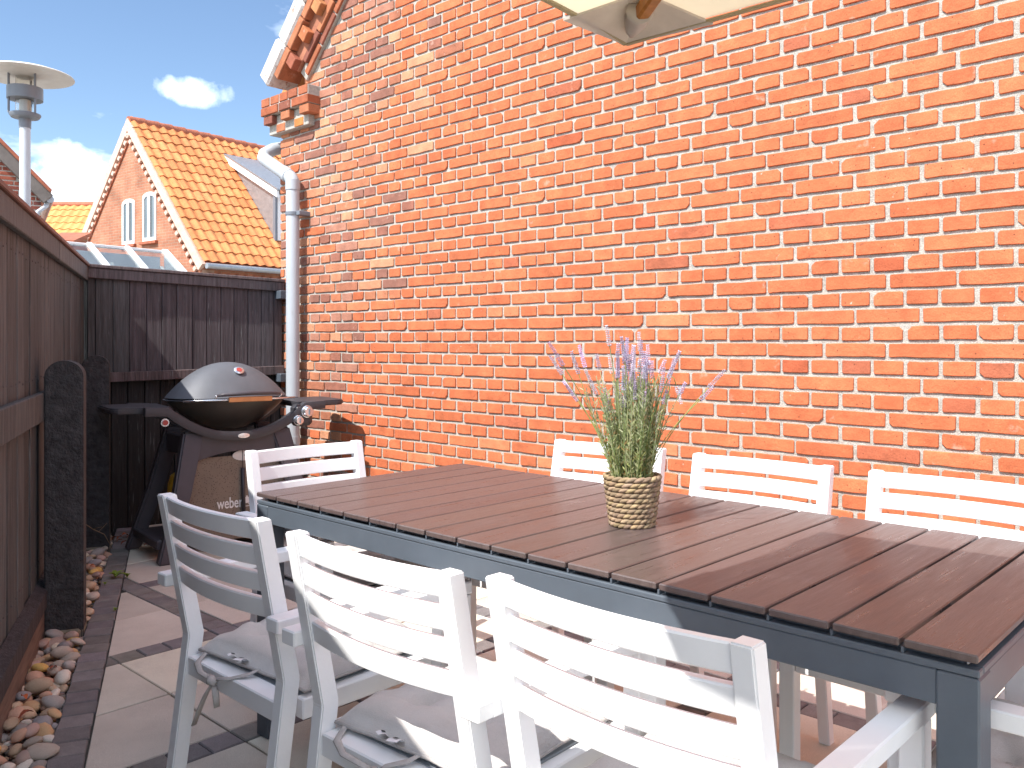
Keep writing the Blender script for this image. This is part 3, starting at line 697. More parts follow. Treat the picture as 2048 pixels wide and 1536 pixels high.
def weed(p, n, L, label):
    mb = MB()
    for i in range(n):
        v, f = leaf_mesh(L * rnd.uniform(.6, 1.1), L * .45, L * .25); Mz = Matrix.Rotation(i * 6.28 / n + rnd.uniform(-.4, .4), 3, 'Z') @ Matrix.Rotation(-rnd.uniform(.1, .7), 3, 'Y')
        mb.add([Mz @ Vector(q) for q in v], f)
    o = mb.build('weed', M['weed'], None, smooth=True, loc=p); tag(o, label, 'weed', 'weeds in the sett border')
weed(fpt(1.62, .25, .004), 7, .05, 'bright green weed with broad leaves growing in the sett border'); weed(fpt(1.60, .305, .004), 7, .032, 'small olive weed beside the bright green weed at the slab edge')
weed(fpt(1.49, .21, .004), 5, .022, 'tiny weed sprig between the border setts nearest the pebbles'); weed(fpt(1.02, .283, .004), 6, .02, 'tiny pale weed at the slab edge closer to the chairs')
tw = MB(); tw.tube([fpt(2.12, .06, .20), fpt(2.18, .1, .15), fpt(2.2, .16, .11), fpt(2.22, .2, .02)], [.002, .003, .003, .002], 5); tw.tube([fpt(2.18, .1, .15), fpt(2.12, .15, .17)], .0018, 5); tw.tube([fpt(2.19, .13, .13), fpt(2.25, .17, .165)], .0016, 5)
tag(tw.build('twig', M['twig'], None, smooth=True), 'bare dry twig leaning on the far black post', 'twig')

# ------------------------------------------------------------------ tiled house beyond the fence
def pantile(wd=.25, L=.40, amp=.034, th=.014):
    n = 9; prof = []
    for i in range(n):
        s_ = i / (n - 1); prof.append((s_ * wd, amp * (.5 - .5 * math.cos(2 * math.pi * min(1, s_ / .72))) if s_ < .72 else -.012 * math.sin(math.pi * (s_ - .72) / .28)))
    v = []; f = []
    for j, (vv, up) in enumerate(((0.0, .026), (L, 0.0))):
        for (x_, z_) in prof: v.append((x_, vv, z_ + up))
        for (x_, z_) in prof: v.append((x_, vv, z_ + up - th))
    for i in range(n - 1):
        f.append((i, i + 1, 2 * n + i + 1, 2 * n + i)); f.append((n + i, n + i + 1, 3 * n + i + 1, 3 * n + i)); f.append((i, i + 1, n + i + 1, n + i)); f.append((2 * n + i, 2 * n + i + 1, 3 * n + i + 1, 3 * n + i))
    f.append((0, n, 3 * n, 2 * n)); f.append((n - 1, 2 * n - 1, 4 * n - 1, 3 * n - 1))
    return v, f
tv, tf = pantile(); tile_me = mesh('roof_tile', tv, tf, M['tile'], smooth=True, angle=50)
def tile_col():
    c_ = rnd.choice([(.66, .245, .082), (.63, .225, .074), (.67, .26, .09), (.60, .21, .07), (.65, .25, .09)])
    k = rnd.uniform(.86, 1.08); return tuple(q * k for q in c_)
ZE = 18.8
E0 = plan(-.3612 * ZE, ZE); rdir = (plan(.597, .802) - plan(0, 0)).normalized(); HW = 2.97; EZ = 3.05; RZ = 6.56
th_ = empty('tiled_house', E0, math.atan2(rdir.y, rdir.x)); tag(th_, 'neighbouring house with bright orange pantile roof, two narrow windows and a dormer', 'house')
HL = 11.0
def mat_loc(root): return Matrix.Translation(root.location) @ Matrix.Rotation(root.rotation_euler.z, 4, 'Z')
HM = mat_loc(th_)
mb = MB(); mb.prism([(0, -.1), (2 * HW, -.1), (2 * HW, EZ), (HW, RZ - .06), (0, EZ - .03)], 'x', 0, .3); mb.build('gable_wall', M['gable_brick'], th_)
mb = MB(); mb.cbox((HL / 2 + .15, .15, 1.45), (HL - .302, .3, 3.1), .003); mb.build('side_wall', M['side_brick'], th_)
sl = math.atan2(RZ - EZ, HW); SLEN = math.hypot(RZ - EZ, HW)
mb = MB(); mb.prism([(-.12, EZ - .14), (HW, RZ), (2 * HW + .12, EZ - .14), (2 * HW + .12, EZ - .22), (HW, RZ - .09), (-.12, EZ - .22)], 'x', .02, HL); mb.build('roof_deck', M['ridge'], th_)
mb = MB(); mb.prism([(HW, RZ + .02), (2 * HW + .15, EZ - .13), (2 * HW + .15, EZ - .17), (HW, RZ - .02)], 'x', -.02, HL); mb.build('rear_roof_slope', M['tile_far'], th_)
rows = 14; rl = (SLEN + .12) / rows; tw_ = .25; far_t = MB(); cands = []
cu, su = math.cos(sl), math.sin(sl)
for j in range(rows):
    for i in range(int(HL / tw_)):
        s_ = j * rl - .14; p = Vector((i * tw_ - .03, s_ * cu, EZ + s_ * su + .03)); cands.append((i, j, p))
TR = Matrix.Rotation(sl, 3, 'X')
for i, j, p in cands:
    wp = HM @ p; sc_ = screen(wp); vis = sc_[0] < 566 and sc_[1] < 560
    if vis: link('roof_tile', tile_me, th_, p + Vector((rnd.uniform(-.004, .004), 0, rnd.uniform(0, .006))), (sl + rnd.uniform(-.01, .01), 0, rnd.uniform(-.012, .012)), tile_col())
    else: far_t.add([TR @ Vector(q) + p for q in tv], tf)
tag(far_t.build('more_roof_tiles', M['tile_far'], th_), kind='stuff')
i = 0; x = -.04
while x < 7.0:
    mb = MB(); mb.tube([(0, 0, 0), (.40, 0, .012)], [.105, .12], 12); mb.build('ridge_tile', M['ridge'], th_, smooth=True, angle=50, loc=(x, HW, RZ - .035)); x += .36
for sg in (0, 1):                                                   # plastered verges and dentil rows
    y0, y1 = (0 - .10, HW) if sg == 0 else (2 * HW + .10, HW)
    def yz(t_, d_):
        yy = lerp(y0, y1, t_); zz = lerp(EZ - .13, RZ - .01, t_); nx = (-su if sg == 0 else su); return (yy + (-nx) * -d_ * -1, zz - d_ * cu)
    mb = MB(); p0, p1 = yz(0, .0), yz(1, .0)
    nn = Vector((su, -cu)) if sg == 0 else Vector((-su, -cu))
    P0, P1 = Vector((y0, EZ - .13)), Vector((y1, RZ + .02))
    if sg == 0: mb.prism([P0, P1, P1 + Vector((0, -.30)), P0 + nn * .20], 'x', -.07, .02)
    else: mb.prism([P0, P1 + Vector((-.002, 0)), P1 + Vector((-.002, -.30)), P0 + nn * .20], 'x', -.0705, .02)
    mb.build('verge', M['verge_pink'] if 'verge_pink' in M else M.setdefault('verge_pink', mat('pink_plaster_verge', (.62, .45, .36), rough=.95, n_scale=9, n_amt=.14, bump=.01, b_scale=30)), th_)
    k = 0
    nd = 22
    for k in range(nd):
        t_ = (k + .6) / nd; q = P0.lerp(P1, t_) + nn * .29
        mb = MB(); mb.cbox((0, 0, 0), (.07, .10, .09), .004, Matrix.Rotation(sl if sg == 0 else -sl, 3, 'X')); mb.build('dentil', M['verge_pink'], th_, loc=(-.036, q.x, q.y))
    mb = MB(); q0, q1 = P0 + nn * .345, P1 + Vector((0, -.345 / cu)); mb.bar((-.012, q0.x, q0.y), (-.012, q1.x, q1.y), .05, .035, .003); mb.build('brick_string_course', M['ridge'], th_)
def gable_pt(px, py):
    """where a sight line from the yard meets the gable wall, in the house's own frame"""
    u_ = (px - 1024) / 1715; d = plan(u_, 1.0); d.z = -(py - 685) / 1715; Hi = HM.inverted(); o_ = Hi @ EYE; dd = Hi.to_3x3() @ d; t_ = (0 - o_.x) / dd.x; return o_ + dd * t_
for (x0, y0, x1, y1) in ((245, 398, 270, 489), (286, 384, 313, 482)):
    a = gable_pt(x0, (y0 + y1) / 2); b_ = gable_pt(x1, (y0 + y1) / 2); top = gable_pt((x0 + x1) / 2, y0).z; bot = gable_pt((x0 + x1) / 2, y1).z
    ya, yb = sorted((a.y, b_.y)); yc = (ya + yb) / 2; hw = (yb - ya) / 2
    def arch(off, zt, n=8): return [(yc + (hw - off) * math.cos(math.pi * k / n), zt - .10 + (.10 - off * .3) * math.sin(math.pi * k / n)) for k in range(n + 1)]
    wn_ = empty('window', (0, 0, 0), 0, th_)
    outer = [(yc - hw, bot), (yc + hw, bot)] + arch(0, top); inner = [(yc - hw + .07, bot + .08), (yc + hw - .07, bot + .08)] + arch(.07, top - .06)
    n = len(outer); v = [(-.02, *p) for p in outer] + [(-.02, *p) for p in inner] + [(.06, *p) for p in outer] + [(.06, *p) for p in inner]
    f = [(i, (i + 1) % n, n + (i + 1) % n, n + i) for i in range(n)] + [(i, (i + 1) % n, 2 * n + (i + 1) % n, 2 * n + i) for i in range(n)] + [(n + i, n + (i + 1) % n, 3 * n + (i + 1) % n, 3 * n + i) for i in range(n)]
    link('frame', mesh('frame', v, f, M['window_white']), wn_)
    mb = MB(); mb.prism(inner, 'x', -.003, .01); mb.build('pane', M['pane'], wn_)
    mb = MB(); mb.cbox((-.012, yc, (top + bot) / 2 - .02), (.05, .09, top - bot - .15), .004); mb.build('mullion', M['window_white'], wn_)
    mb = MB(); mb.cbox((-.03, yc, bot - .04), (.09, 2 * hw + .12, .07), .006); mb.build('sill', M['ridge'], wn_)
# eaves gutter, eaves dentils
mb = MB(); mb.tube([(-.02, -.19, EZ - .17), (HL, -.19, EZ - .17)], .065, 12); mb.build('gutter', M['galv'], th_, smooth=True, angle=40)
for k in range(20):
    mb = MB(); mb.cbox((0, 0, 0), (.11, .07, .10), .004); mb.build('eaves_dentil', M['ridge'], th_, loc=(.2 + k * .235, -.034, EZ - .36))
# dormer on the near slope
def roof_pt(px, py):
    u_ = (px - 1024) / 1715; d = plan(u_, 1.0); d.z = -(py - 685) / 1715; Hi = HM.inverted(); o_ = Hi @ EYE; dd = Hi.to_3x3() @ d
    nrm = Vector((0, -su, cu)); p0 = Vector((0, 0, EZ + .05)); t_ = (p0 - o_).dot(nrm) / dd.dot(nrm); return o_ + dd * t_
ta = roof_pt(455, 322); bo = roof_pt(556, 482); dx = (ta.x + bo.x) / 2
fz = lerp(bo.z, ta.z, .53)
dm = empty('dormer', (0, 0, 0), 0, th_)
mb = MB(); mb.prism([(ta.y, ta.z + .02), (bo.y, bo.z), (bo.y, fz)], 'x', dx, dx + 1.9); mb.build('cheek', M['galv'], dm)
mb = MB(); mb.prism([(ta.y + .10, ta.z + .16), (bo.y - .18, fz + .05), (bo.y - .18, fz - .12), (ta.y + .10, ta.z - .02)], 'x', dx - .10, dx - .03); mb.build('barge_board', M['window_white'], dm)
mb = MB(); mb.prism([(ta.y + .10, ta.z + .20), (bo.y - .22, fz + .09), (bo.y - .22, fz + .055), (ta.y + .10, ta.z + .165)], 'x', dx - .12, dx + 2.0); mb.build('dormer_roof', M['galv'], dm)
mb = MB(); mb.cbox((dx + .95, bo.y - .03, (bo.z + fz) / 2), (1.86, .05, fz - bo.z - .02), .004); mb.build('dormer_front', M['window_white'], dm)
mb = MB(); mb.cbox((dx - .03, bo.y - .02, (bo.z + fz) / 2 - .02), (.06, .09, fz - bo.z - .02), .004); mb.build('corner_board', M['lamp_grey'], dm)

# roof of a second house farther back (ridge across the view)
ZF = 27.0
def far_pt(px, py, z_): return plan((px - 1024) / 1715 * z_, z_, 1.206 - (py - 685) / 1715 * z_)
fr = empty('tiled_house', far_pt(60, 600, ZF) * 1.0); fr.location.z = 0; fr.rotation_euler = (0, 0, R(43.16)); tag(fr, 'low far house of which only an orange tile roof slope shows beside the lamp post', 'house')
frz = 1.206 + (685 - 410) / 1715 * ZF; pf = R(45)
mb = MB(); mb.prism([(-4.2, frz - 4.25), (0, frz - .05), (4.2, frz - 4.25)], 'x', -3.5, 6.0); mb.build('roof_deck', M['ridge'], fr)
mb = MB(); mb.cbox((1.25, 0, .55), (9.2, 7.6, 1.4), .01); mb.build('wall', M['side_brick'], fr)
FT = Matrix.Rotation(pf, 3, 'X'); ft = MB(); FM = mat_loc(fr)
for j in range(15):
    for i in range(37):
        s_ = (j + 1) * .33; p = Vector((-3.4 + i * .25, -s_ * math.cos(pf), frz - s_ * math.sin(pf) + .03)); sc_ = screen(FM @ p)
        if 40 < sc_[0] < 212 and sc_[1] < 505 and j > -1: link('roof_tile', tile_me, fr, p, (pf, 0, rnd.uniform(-.01, .01)), mixc3(tile_col(), (.70, .34, .10), .5))
        else: ft.add([FT @ Vector(q) + p for q in tv], tf)
tag(ft.build('more_roof_tiles', M['tile_far'], fr), kind='stuff')
mb = MB(); mb.tube([(-3.5, 0, frz + .0), (6, 0, frz + .0)], .11, 10); mb.build('ridge', M['ridge'], fr, smooth=True, angle=50)
# small red lean-to roof in front of it
lr = empty('lean_to', plan((132 - 1024) / 1715 * 15.5, 15.5), R(43.16)); tag(lr, 'small dark red lean-to roof just above the fence by the conservatory', 'shed')
hz = 1.206 + (685 - 474) / 1715 * 15.5
mb = MB(); mb.prism([(-.25, hz - .16), (.25, hz + .03), (.25, -.05), (-.25, -.05)], 'x', -.18, .26); mb.build('wall', M['side_brick'], lr)
mb = MB(); mb.prism([(-.34, hz - .18), (.3, hz + .06), (.3, hz + .12), (-.34, hz - .10)], 'x', -.24, .32); mb.build('roof', M['ridge'], lr)
# brick house at the left edge behind the lamp post
ZB = 12.3; bo_ = plan((0 - 1024) / 1715 * ZB, ZB)
lh = empty('brick_house', bo_, R(43.16 + 31)); tag(lh, 'dark red brick house with pale joints and grey verge cut off by the left edge', 'house')
def lz(py): return 1.206 - (py - 685) / 1715 * ZB
mpx = 1 / 158.0
xr = 82 * mpx; zt0 = lz(308)
mb = MB(); mb.prism([(-3.0, -.05), (xr, -.05), (xr, lz(384)), (0, zt0), (-3.0, zt0 + 2.7)], 'y', .012, .3); mb.build('wall', M['mortar'], lh)
rl_ = MB(); sing = 0
for k in range(0, 75):
    zc = .04 + k * CH
    off_ = (k % 4) * .062
    x = -2.0 + off_ * .5; kk = 0
    while x < xr - .03:
        L = .228 if (k % 2 == 0) else (.228 if kk % 3 else .108); kk += 1
        x1 = min(x + L, xr); top = zt0 - (zt0 - lz(384)) * ((x + x1) / 2) / xr
        if zc + .03 < top and x1 - x > .04:
            c_ = rnd.choice([(.25, .075, .05), (.20, .06, .042), (.30, .09, .055), (.17, .06, .05)]); sc_ = (x + x1) / 2 / mpx
            if -12 < sc_ and zc > lz(470):
                mb = MB(); mb.cbox((0, 0, 0), (x1 - x, .05, CH - .018), .004); mb.build('brick', M['brick'], lh, color=c_, loc=((x + x1) / 2, .03, zc))
            else: rl_.cbox(((x + x1) / 2, .03, zc), (x1 - x, .05, CH - .018), .004, c=c_)
        x = x1 + .014
tag(rl_.build('brick_courses', M['brick_far'], lh, cols=True), kind='stuff')
sv_ = math.atan2(zt0 - lz(384), xr); va = Vector((xr + .09, 0, lz(384) - .06)); vb = Vector((-2.6, 0, zt0 + (2.6 * math.tan(sv_)) + .02))
mb = MB(); mb.bar(va + Vector((0, -.03, 0)), vb + Vector((0, -.03, 0)), .10, .17, .004); mb.build('verge_board', M['slate'], lh)
mb = MB(); mb.bar(va + Vector((.03, 1.5, .12)), vb + Vector((.03, 1.5, .12)), 3.2, .05, .004); mb.build('roof', M['ridge'], lh)
mb = MB(); mb.cbox((xr - .155, 2.9, 1.2), (.3, 5.2, 2.2), .004); mb.build('side_wall', M['side_brick'], lh)
mb = MB(); mb.tube([(xr + .11, -.06, lz(392)), (xr + .11, 3, lz(392))], .055, 12); mb.build('gutter', M['galv'], lh, smooth=True, angle=40)
mb = MB(); mb.tube([(xr + .08, .02, lz(397)), (xr + .07, .0, lz(405)), (xr - .05, -.05, lz(420)), (xr - .06, -.05, lz(440)), (xr - .06, -.05, 0)], .032, 10); mb.build('downpipe', M['zinc'], lh, smooth=True, angle=40)

# conservatory with a glazed roof just beyond the fence
CZ = 12.2
ct = far_pt(118, 485, CZ); cv = empty('conservatory', (ct.x, ct.y, 0), math.atan2(rdir.y, rdir.x)); tag(cv, 'white framed conservatory with sloping glass roof behind the fence corner', 'conservatory')
cz = ct.z; mslope = .69; RUN = 1.7; CL = 1.62                        # local x along rdir; roof falls towards -y
def croof(x_, run, up=0): return Vector((x_, -run, cz - run * mslope + up))
mb = MB(); mb.bar(croof(-1.2, 0), croof(CL + .06, 0), .06, .05, .006); mb.build('ridge_bar', M['window_white'], cv)
mb = MB(); mb.bar(croof(-1.2, RUN), croof(CL + .06, RUN), .06, .07, .006); mb.build('eaves_bar', M['window_white'], cv)
raf = [-1.1, -.35, .42, 1.0, CL]
for i, x_ in enumerate(raf):
    mb = MB(); mb.bar(croof(x_, .01, .03), croof(x_, RUN, .03), .075 if i < 4 else .10, .06, .008); mb.build('rafter', M['window_white'], cv)
for a, b_ in zip(raf[:-1], raf[1:]):
    mb = MB(); mb.bar(croof((a + b_) / 2, .03, .01), croof((a + b_) / 2, RUN - .03, .01), b_ - a - .06, .008, .001); mb.build('glass_pane', M['glass'], cv)
for x_ in (-1.15, CL):
    mb = MB(); mb.prism([(-.03, -.05), (-RUN, -.05), (-RUN, cz - RUN * mslope - .05), (-.03, cz - .06)], 'x', x_ - .02, x_ + .02); mb.build('end_wall', M['window_white'], cv)
mb = MB(); mb.cbox((.2, -RUN, (cz - RUN * mslope) / 2 - .04), (2.7, .06, cz - RUN * mslope - .05), .004); mb.build('front_wall', M['window_white'], cv)
mb = MB(); mb.cbox((.2, .02, cz / 2 - .04), (2.7, .05, cz - .1), .004); mb.build('back_wall', M['window_white'], cv)
for k in range(7):
    mb = MB(); mb.bar((-.9 + k * .4, -.12, cz - .25), (-.9 + k * .4 - .28, -.9, cz - .8), .05, .03, .004); mb.build('blind_slat', M['lamp_white'], cv)

# ------------------------------------------------------------------ street lamp beyond the left fence
ZL = 7.5; lp = plan((50 - 1024) / 1715 * ZL, ZL)
lamp = empty('street_lamp', lp); tag(lamp, 'pale grey street lamp with a flat white disc shade over a glass cylinder', 'street lamp')
kz = ZL / 1715
def lzz(py): return 1.206 - (py - 685) * kz
mb = MB(); mb.lathe([(.050, -.05), (.047, 1.0), (.043, lzz(250)), (.043, lzz(246))], 20); mb.build('pole', M['lamp_pole'], lamp, smooth=True, angle=40)
mb = MB(); mb.lathe([(.048, lzz(256)), (.05, lzz(238)), (.11, lzz(236)), (.125, lzz(231)), (.125, lzz(228)), (.06, lzz(226))], 24); mb.build('collar', M['lamp_grey'], lamp, smooth=True, angle=40)
mb = MB(); mb.lathe([(.075, lzz(228)), (.075, lzz(150)), (.073, lzz(150)), (.073, lzz(228))], 24); mb.build('glass_cylinder', M['lamp_glass'], lamp, smooth=True, angle=40)
mb = MB(); mb.lathe([(.05, lzz(229)), (.045, lzz(212)), (.04, lzz(190)), (.042, lzz(172))], 20); mb.build('bulb_shield', M['lamp_white'], lamp, smooth=True, angle=40)
mb = MB(); mb.lathe([(.138, lzz(200)), (.142, lzz(200)), (.142, lzz(176)), (.138, lzz(176)), (.09, lzz(178)), (.09, lzz(198))], 28); mb.build('band', M['lamp_grey'], lamp, smooth=True, angle=40)
for k in range(3):
    a = R(20) + k * 2.094; mb = MB(); mb.tube([(.125 * math.cos(a), .125 * math.sin(a), lzz(229)), (.125 * math.cos(a), .125 * math.sin(a), lzz(150))], .010, 8); mb.build('rod', M['lamp_grey'], lamp, smooth=True, angle=40)
mb = MB(); zd = lzz(150); mb.lathe([(.0, zd + .07), (.12, zd + .065), (.30, zd + .028), (.385, zd), (.39, zd - .008), (.385, zd - .010), (.25, zd + .012), (.16, zd + .012), (.10, zd - .02), (.0, zd - .022)], 40)
mb.build('disc_shade', M['lamp_white'], lamp, smooth=True, angle=40)

# ------------------------------------------------------------------ gas grill
# local frame: x along the grill from its left to its right table, y away from its front, z up
GA = math.atan2(.98, .197)
gr = empty('gas_grill', (-4.80, 2.60, 0), GA); tag(gr, 'grey domed gas grill on a dark cart with two side tables and chrome knobs', 'grill')
def dome(ax_, ay, az, z0, zmin, zmax, nu=28, nv=9, power=2.3):
    """half of a rounded oblong shell"""
    v = []; f = []
    for j in range(nv + 1):
        cr = 1 - (j / nv) ** 1.15; zz = 1 - cr ** 2.1
        for i in range(nu):
            a = 2 * math.pi * i / nu; c_, s_ = math.cos(a), math.sin(a)
            k = (abs(c_) ** power + abs(s_) ** power) ** (-1 / power)
            v.append((ax_ * c_ * k * cr, ay * s_ * k * cr, z0 + az * zz))
    for j in range(nv):
        for i in range(nu): f.append((j * nu + i, j * nu + (i + 1) % nu, (j + 1) * nu + (i + 1) % nu, (j + 1) * nu + i))
    return v, f
ZR = .872
v, f = dome(.352, .245, .205, ZR + .012, 0, 0); lid = link('lid', mesh('lid', v, f, M['grill_lid'], smooth=True), gr)
mb = MB(); mb.add(*dome(.362, .255, .024, ZR, 0, 0, nv=3)); mb.build('lid_rim', M['grill_lid'], lid, smooth=True)
v, f = dome(.350, .240, -.185, ZR - .004, 0, 0, nv=8); link('bowl', mesh('bowl', v, f, M['grill_bowl'], smooth=True), gr)
mb = MB(); mb.lathe([(.028, -.002), (.03, .006), (.022, .009), (.004, .009)], 20); b_ = mb.build('thermometer', M['chrome'], lid, smooth=True, angle=40, loc=(.03, -.135, ZR + .166), rot=(R(40), 0, 0))
mb = MB(); mb.lathe([(.017, .0092), (.017, .0105)], 16); mb.build('thermometer_face', M['badge_red'], lid, loc=(.03, -.135, ZR + .166), rot=(R(40), 0, 0))
hd = MB(); hd.tube([(-.135, -.262, ZR + .03), (-.10, -.288, ZR + .036), (.05, -.302, ZR + .042), (.20, -.288, ZR + .036), (.235, -.262, ZR + .03)], [.008, .011, .013, .011, .008], 10); hdl = hd.build('handle', M['grill_cart'], lid, smooth=True)
mb = MB(); mb.cbox((.05, -.285, ZR + .006), (.255, .012, .030), .004); mb.build('handle_plate', M['orange_metal'], lid)
for x_ in (-.14, .24):
    mb = MB(); mb.tube([(x_, -.235, ZR + .005), (x_, -.268, ZR + .03)], .006, 8); mb.build('handle_bracket', M['chrome'], lid, smooth=True)
mb = MB(); mb.tube([(-.32, -.252, ZR + .004), (-.1, -.266, ZR + .004), (.2, -.266, ZR + .004), (.33, -.25, ZR + .004)], .006, 8); mb.build('lid_trim', M['chrome'], lid, smooth=True)
# cradle: arched front rail joining both tables
for y_, nm in ((-.235, 'front_rail'), (.20, 'rear_rail')):
    pts = []
    for k in range(19):
        t_ = -1 + 2 * k / 18; pts.append((t_ * .40, y_, .665 + .155 * abs(t_) ** 2.2))
    pts = [(-.52, y_, .825)] + pts + [(.52, y_, .825)]
    v = []; f = []
    for i, p in enumerate(pts):
        a = Vector(pts[max(i - 1, 0)]); b_ = Vector(pts[min(i + 1, len(pts) - 1)]); tg = (b_ - a).normalized(); nz = Vector((-tg.z, 0, tg.x))
        if nz.z < 0: nz = -nz
        for (dy, dn) in ((-.026, -.024), (-.032, 0), (-.026, .024), (.026, .024), (.032, 0), (.026, -.024)): v.append(Vector(p) + nz * dn + Vector((0, dy, 0)))
    n = 6
    for i in range(len(pts) - 1):
        for k in range(n): f.append((i * n + k, i * n + (k + 1) % n, (i + 1) * n + (k + 1) % n, (i + 1) * n + k))
    f += [tuple(range(n)), tuple((len(pts) - 1) * n + k for k in range(n))]
    link(nm, mesh(nm, v, f, M['grill_black'], smooth=True, angle=45), gr)
mb = MB(); mb.lathe([(.001, .0), (.034, .0), (.034, .004), (.001, .005)], 20); mb.build('maker_badge', M['chrome'], gr, loc=(.015, -.268, .667), rot=(R(90), 0, 0)).scale = (1, .42, 1)
def table_leaf(sg):
    pts = []; x0, x1, yd, r_ = .37, .70, .20, .06
    for (cx_, cy_, a0) in ((x1 - r_, yd - r_, 0), (x0 + .02, yd - .02, 90), (x0 + .02, -yd + .02, 180), (x1 - r_, -yd + r_, 270)):
        rr = r_ if cx_ > .5 else .02
        for k in range(6): a = R(a0 + 90 * k / 5); pts.append((sg * (cx_ + rr * math.cos(a)), cy_ + rr * math.sin(a)))
    mb = MB(); mb.prism(pts, 'z', .806, .838); me = mb.me('side_table', M['grill_black'])
    bm = bmesh.new(); bm.from_mesh(me); bmesh.ops.bevel(bm, geom=[e for e in bm.edges if e.calc_face_angle(0) > 1.2], offset=.008, segments=2, affect='EDGES'); bm.to_mesh(me); bm.free()
    o = link('side_table', me, gr); o.rotation_euler = (0, R(-.8 * sg), 0); return o
table_leaf(-1); table_leaf(1)
mb = MB(); mb.tube([(-.42, -.272, .765), (-.42, -.262, .765)], .022, 16); mb.build('ignition_ring', M['chrome'], gr, smooth=True, angle=40)
mb = MB(); mb.tube([(-.42, -.280, .765), (-.42, -.268, .765)], .015, 16); mb.build('ignition_button', M['badge_red'], gr, smooth=True, angle=40)
mb = MB(); mb.cbox((.385, -.215, .765), (.12, .09, .13), .02); mb.build('control_box', M['grill_black'], gr)
for x_, z_, r_ in ((.402, .788, .033), (.345, .738, .027)):
    mb = MB(); mb.lathe([(r_ * 1.12, 0), (r_ * 1.12, .008), (r_, .010), (r_ * .92, .034), (r_ * .8, .040), (.004, .041)], 22); k_ = mb.build('knob', M['chrome'], gr, smooth=True, angle=40, loc=(x_, -.260, z_), rot=(R(90), 0, 0))
    mb = MB(); mb.cbox((0, 0, .044), (r_ * .22, r_ * 1.1, .006), .001); mb.build('pointer', M['lamp_grey'], k_)
# cart
def leg(p0, p1, w0, w1, th, nm='leg', m='grill_cart'):
    p0, p1 = Vector(p0), Vector(p1); mid = (p0 + p1) / 2 + Vector((.012 if p0.x < 0 else -.012, 0, 0)); v = []; f = []
    for p, w_ in ((p0, w0), (mid, (w0 + w1) / 2), (p1, w1)):
        for (a, b2) in ((-1, -1), (1, -1), (1, 1), (-1, 1)): v.append(p + Vector((a * w_ / 2, b2 * th / 2, 0)))
    for j in range(2):
        for k in range(4): f.append((j * 4 + k, j * 4 + (k + 1) % 4, j * 4 + 4 + (k + 1) % 4, j * 4 + 4 + k))
    f += [(0, 1, 2, 3), (8, 9, 10, 11)]
    me = mesh(nm, v, f, M[m]); bm = bmesh.new(); bm.from_mesh(me); bmesh.ops.bevel(bm, geom=[e for e in bm.edges if e.calc_face_angle(0) > .8], offset=.010, segments=2, affect='EDGES'); bm.to_mesh(me); bm.free()
    return link(nm, me, gr)
for sg in (-1, 1):
    leg((sg * .25, -.19, .70), (sg * .44, -.33, 0), .115, .075, .07); leg((sg * .27, .16, .70), (sg * .50, .16, 0), .10, .08, .07)
    mb = MB(); mb.bar((sg * .455, -.30, .10), (sg * .485, .15, .10), .035, .05, .006); mb.build('foot_rail', M['grill_cart'], gr)
    mb = MB(); mb.bar((sg * .275, -.16, .62), (sg * .295, .15, .62), .05, .11, .006); mb.build('side_beam', M['grill_cart'], gr)
pts = [(-.245, .672), (.245, .672), (.29, .53)]
for k in range(9): t_ = k / 8; pts.append((.26 - .52 * t_, .525 + .052 * math.sin(math.pi * t_)))
pts.append((-.29, .53))
mb = MB(); mb.prism(pts, 'y', -.225, -.195); mb.build('fascia', M['grill_cart'], gr)
mb = MB(); mb.prism([(-.25, .545), (.25, .545), (.335, .06), (-.335, .06)], 'y', -.198, -.188); pn = mb.build('front_panel', M['mat_panel'], gr)
mb = MB(); mb.lathe([(.001, 0), (.075, 0), (.075, .004), (.001, .004)], 24); mb.build('gauge_plate', M['lamp_white'], pn, loc=(.045, -.2005, .545), rot=(R(90), 0, 0)).scale = (1, .42, 1)
mb = MB(); mb.cbox((.045, -.2075, .552), (.005, .004, .024), .001, Matrix.Rotation(R(25), 3, 'Y')); mb.build('gauge_needle', M['tag_ink'], pn)
mb = MB(); mb.tube([(.030, -.208, .47), (.034, -.212, .20)], .011, 10); mb.build('hanging_rod', M['grill_black'], gr, smooth=True)
mb = MB(); mb.tube([(.028, -.205, .62), (.030, -.208, .47)], .002, 6); mb.build('hanging_wire', M['grill_black'], gr)
# printed word and kettle emblem on the front panel
tc_ = bpy.data.curves.new('lettering', 'FONT'); tc_.body = 'weber'; tc_.size = .105; tc_.extrude = .0006; tc_.offset = .0012
to = bpy.data.objects.new('lettering', tc_); col.objects.link(to)
dg = bpy.context.evaluated_depsgraph_get(); dg.update(); lm = bpy.data.meshes.new_from_object(to.evaluated_get(dg)); bpy.data.objects.remove(to)
lm.materials.clear(); lm.materials.append(M['ink_white'])
xs = [v_.co.x for v_ in lm.vertices]; sc0 = .150 / (max(xs) - min(xs))
for v_ in lm.vertices: v_.co = Vector(((v_.co.x - min(xs)) * sc0 * 1.0, v_.co.y * sc0 * 1.55, v_.co.z))
link('lettering', lm, pn, (-.118, -.1993, .243), (R(90), 0, 0))
em = MB(); ex, ez = .056, .272
em.add([(ex + .021 * math.cos(2 * math.pi * k / 18), -.1996, ez + .008 + .019 * math.sin(2 * math.pi * k / 18)) for k in range(18)], [tuple(range(18))])
for dx_ in (-1, 1): em.bar((ex + dx_ * .008, -.1998, ez - .008), (ex + dx_ * .022, -.1998, ez - .034), .004, .004, .0005, up=(0, 1, 0))
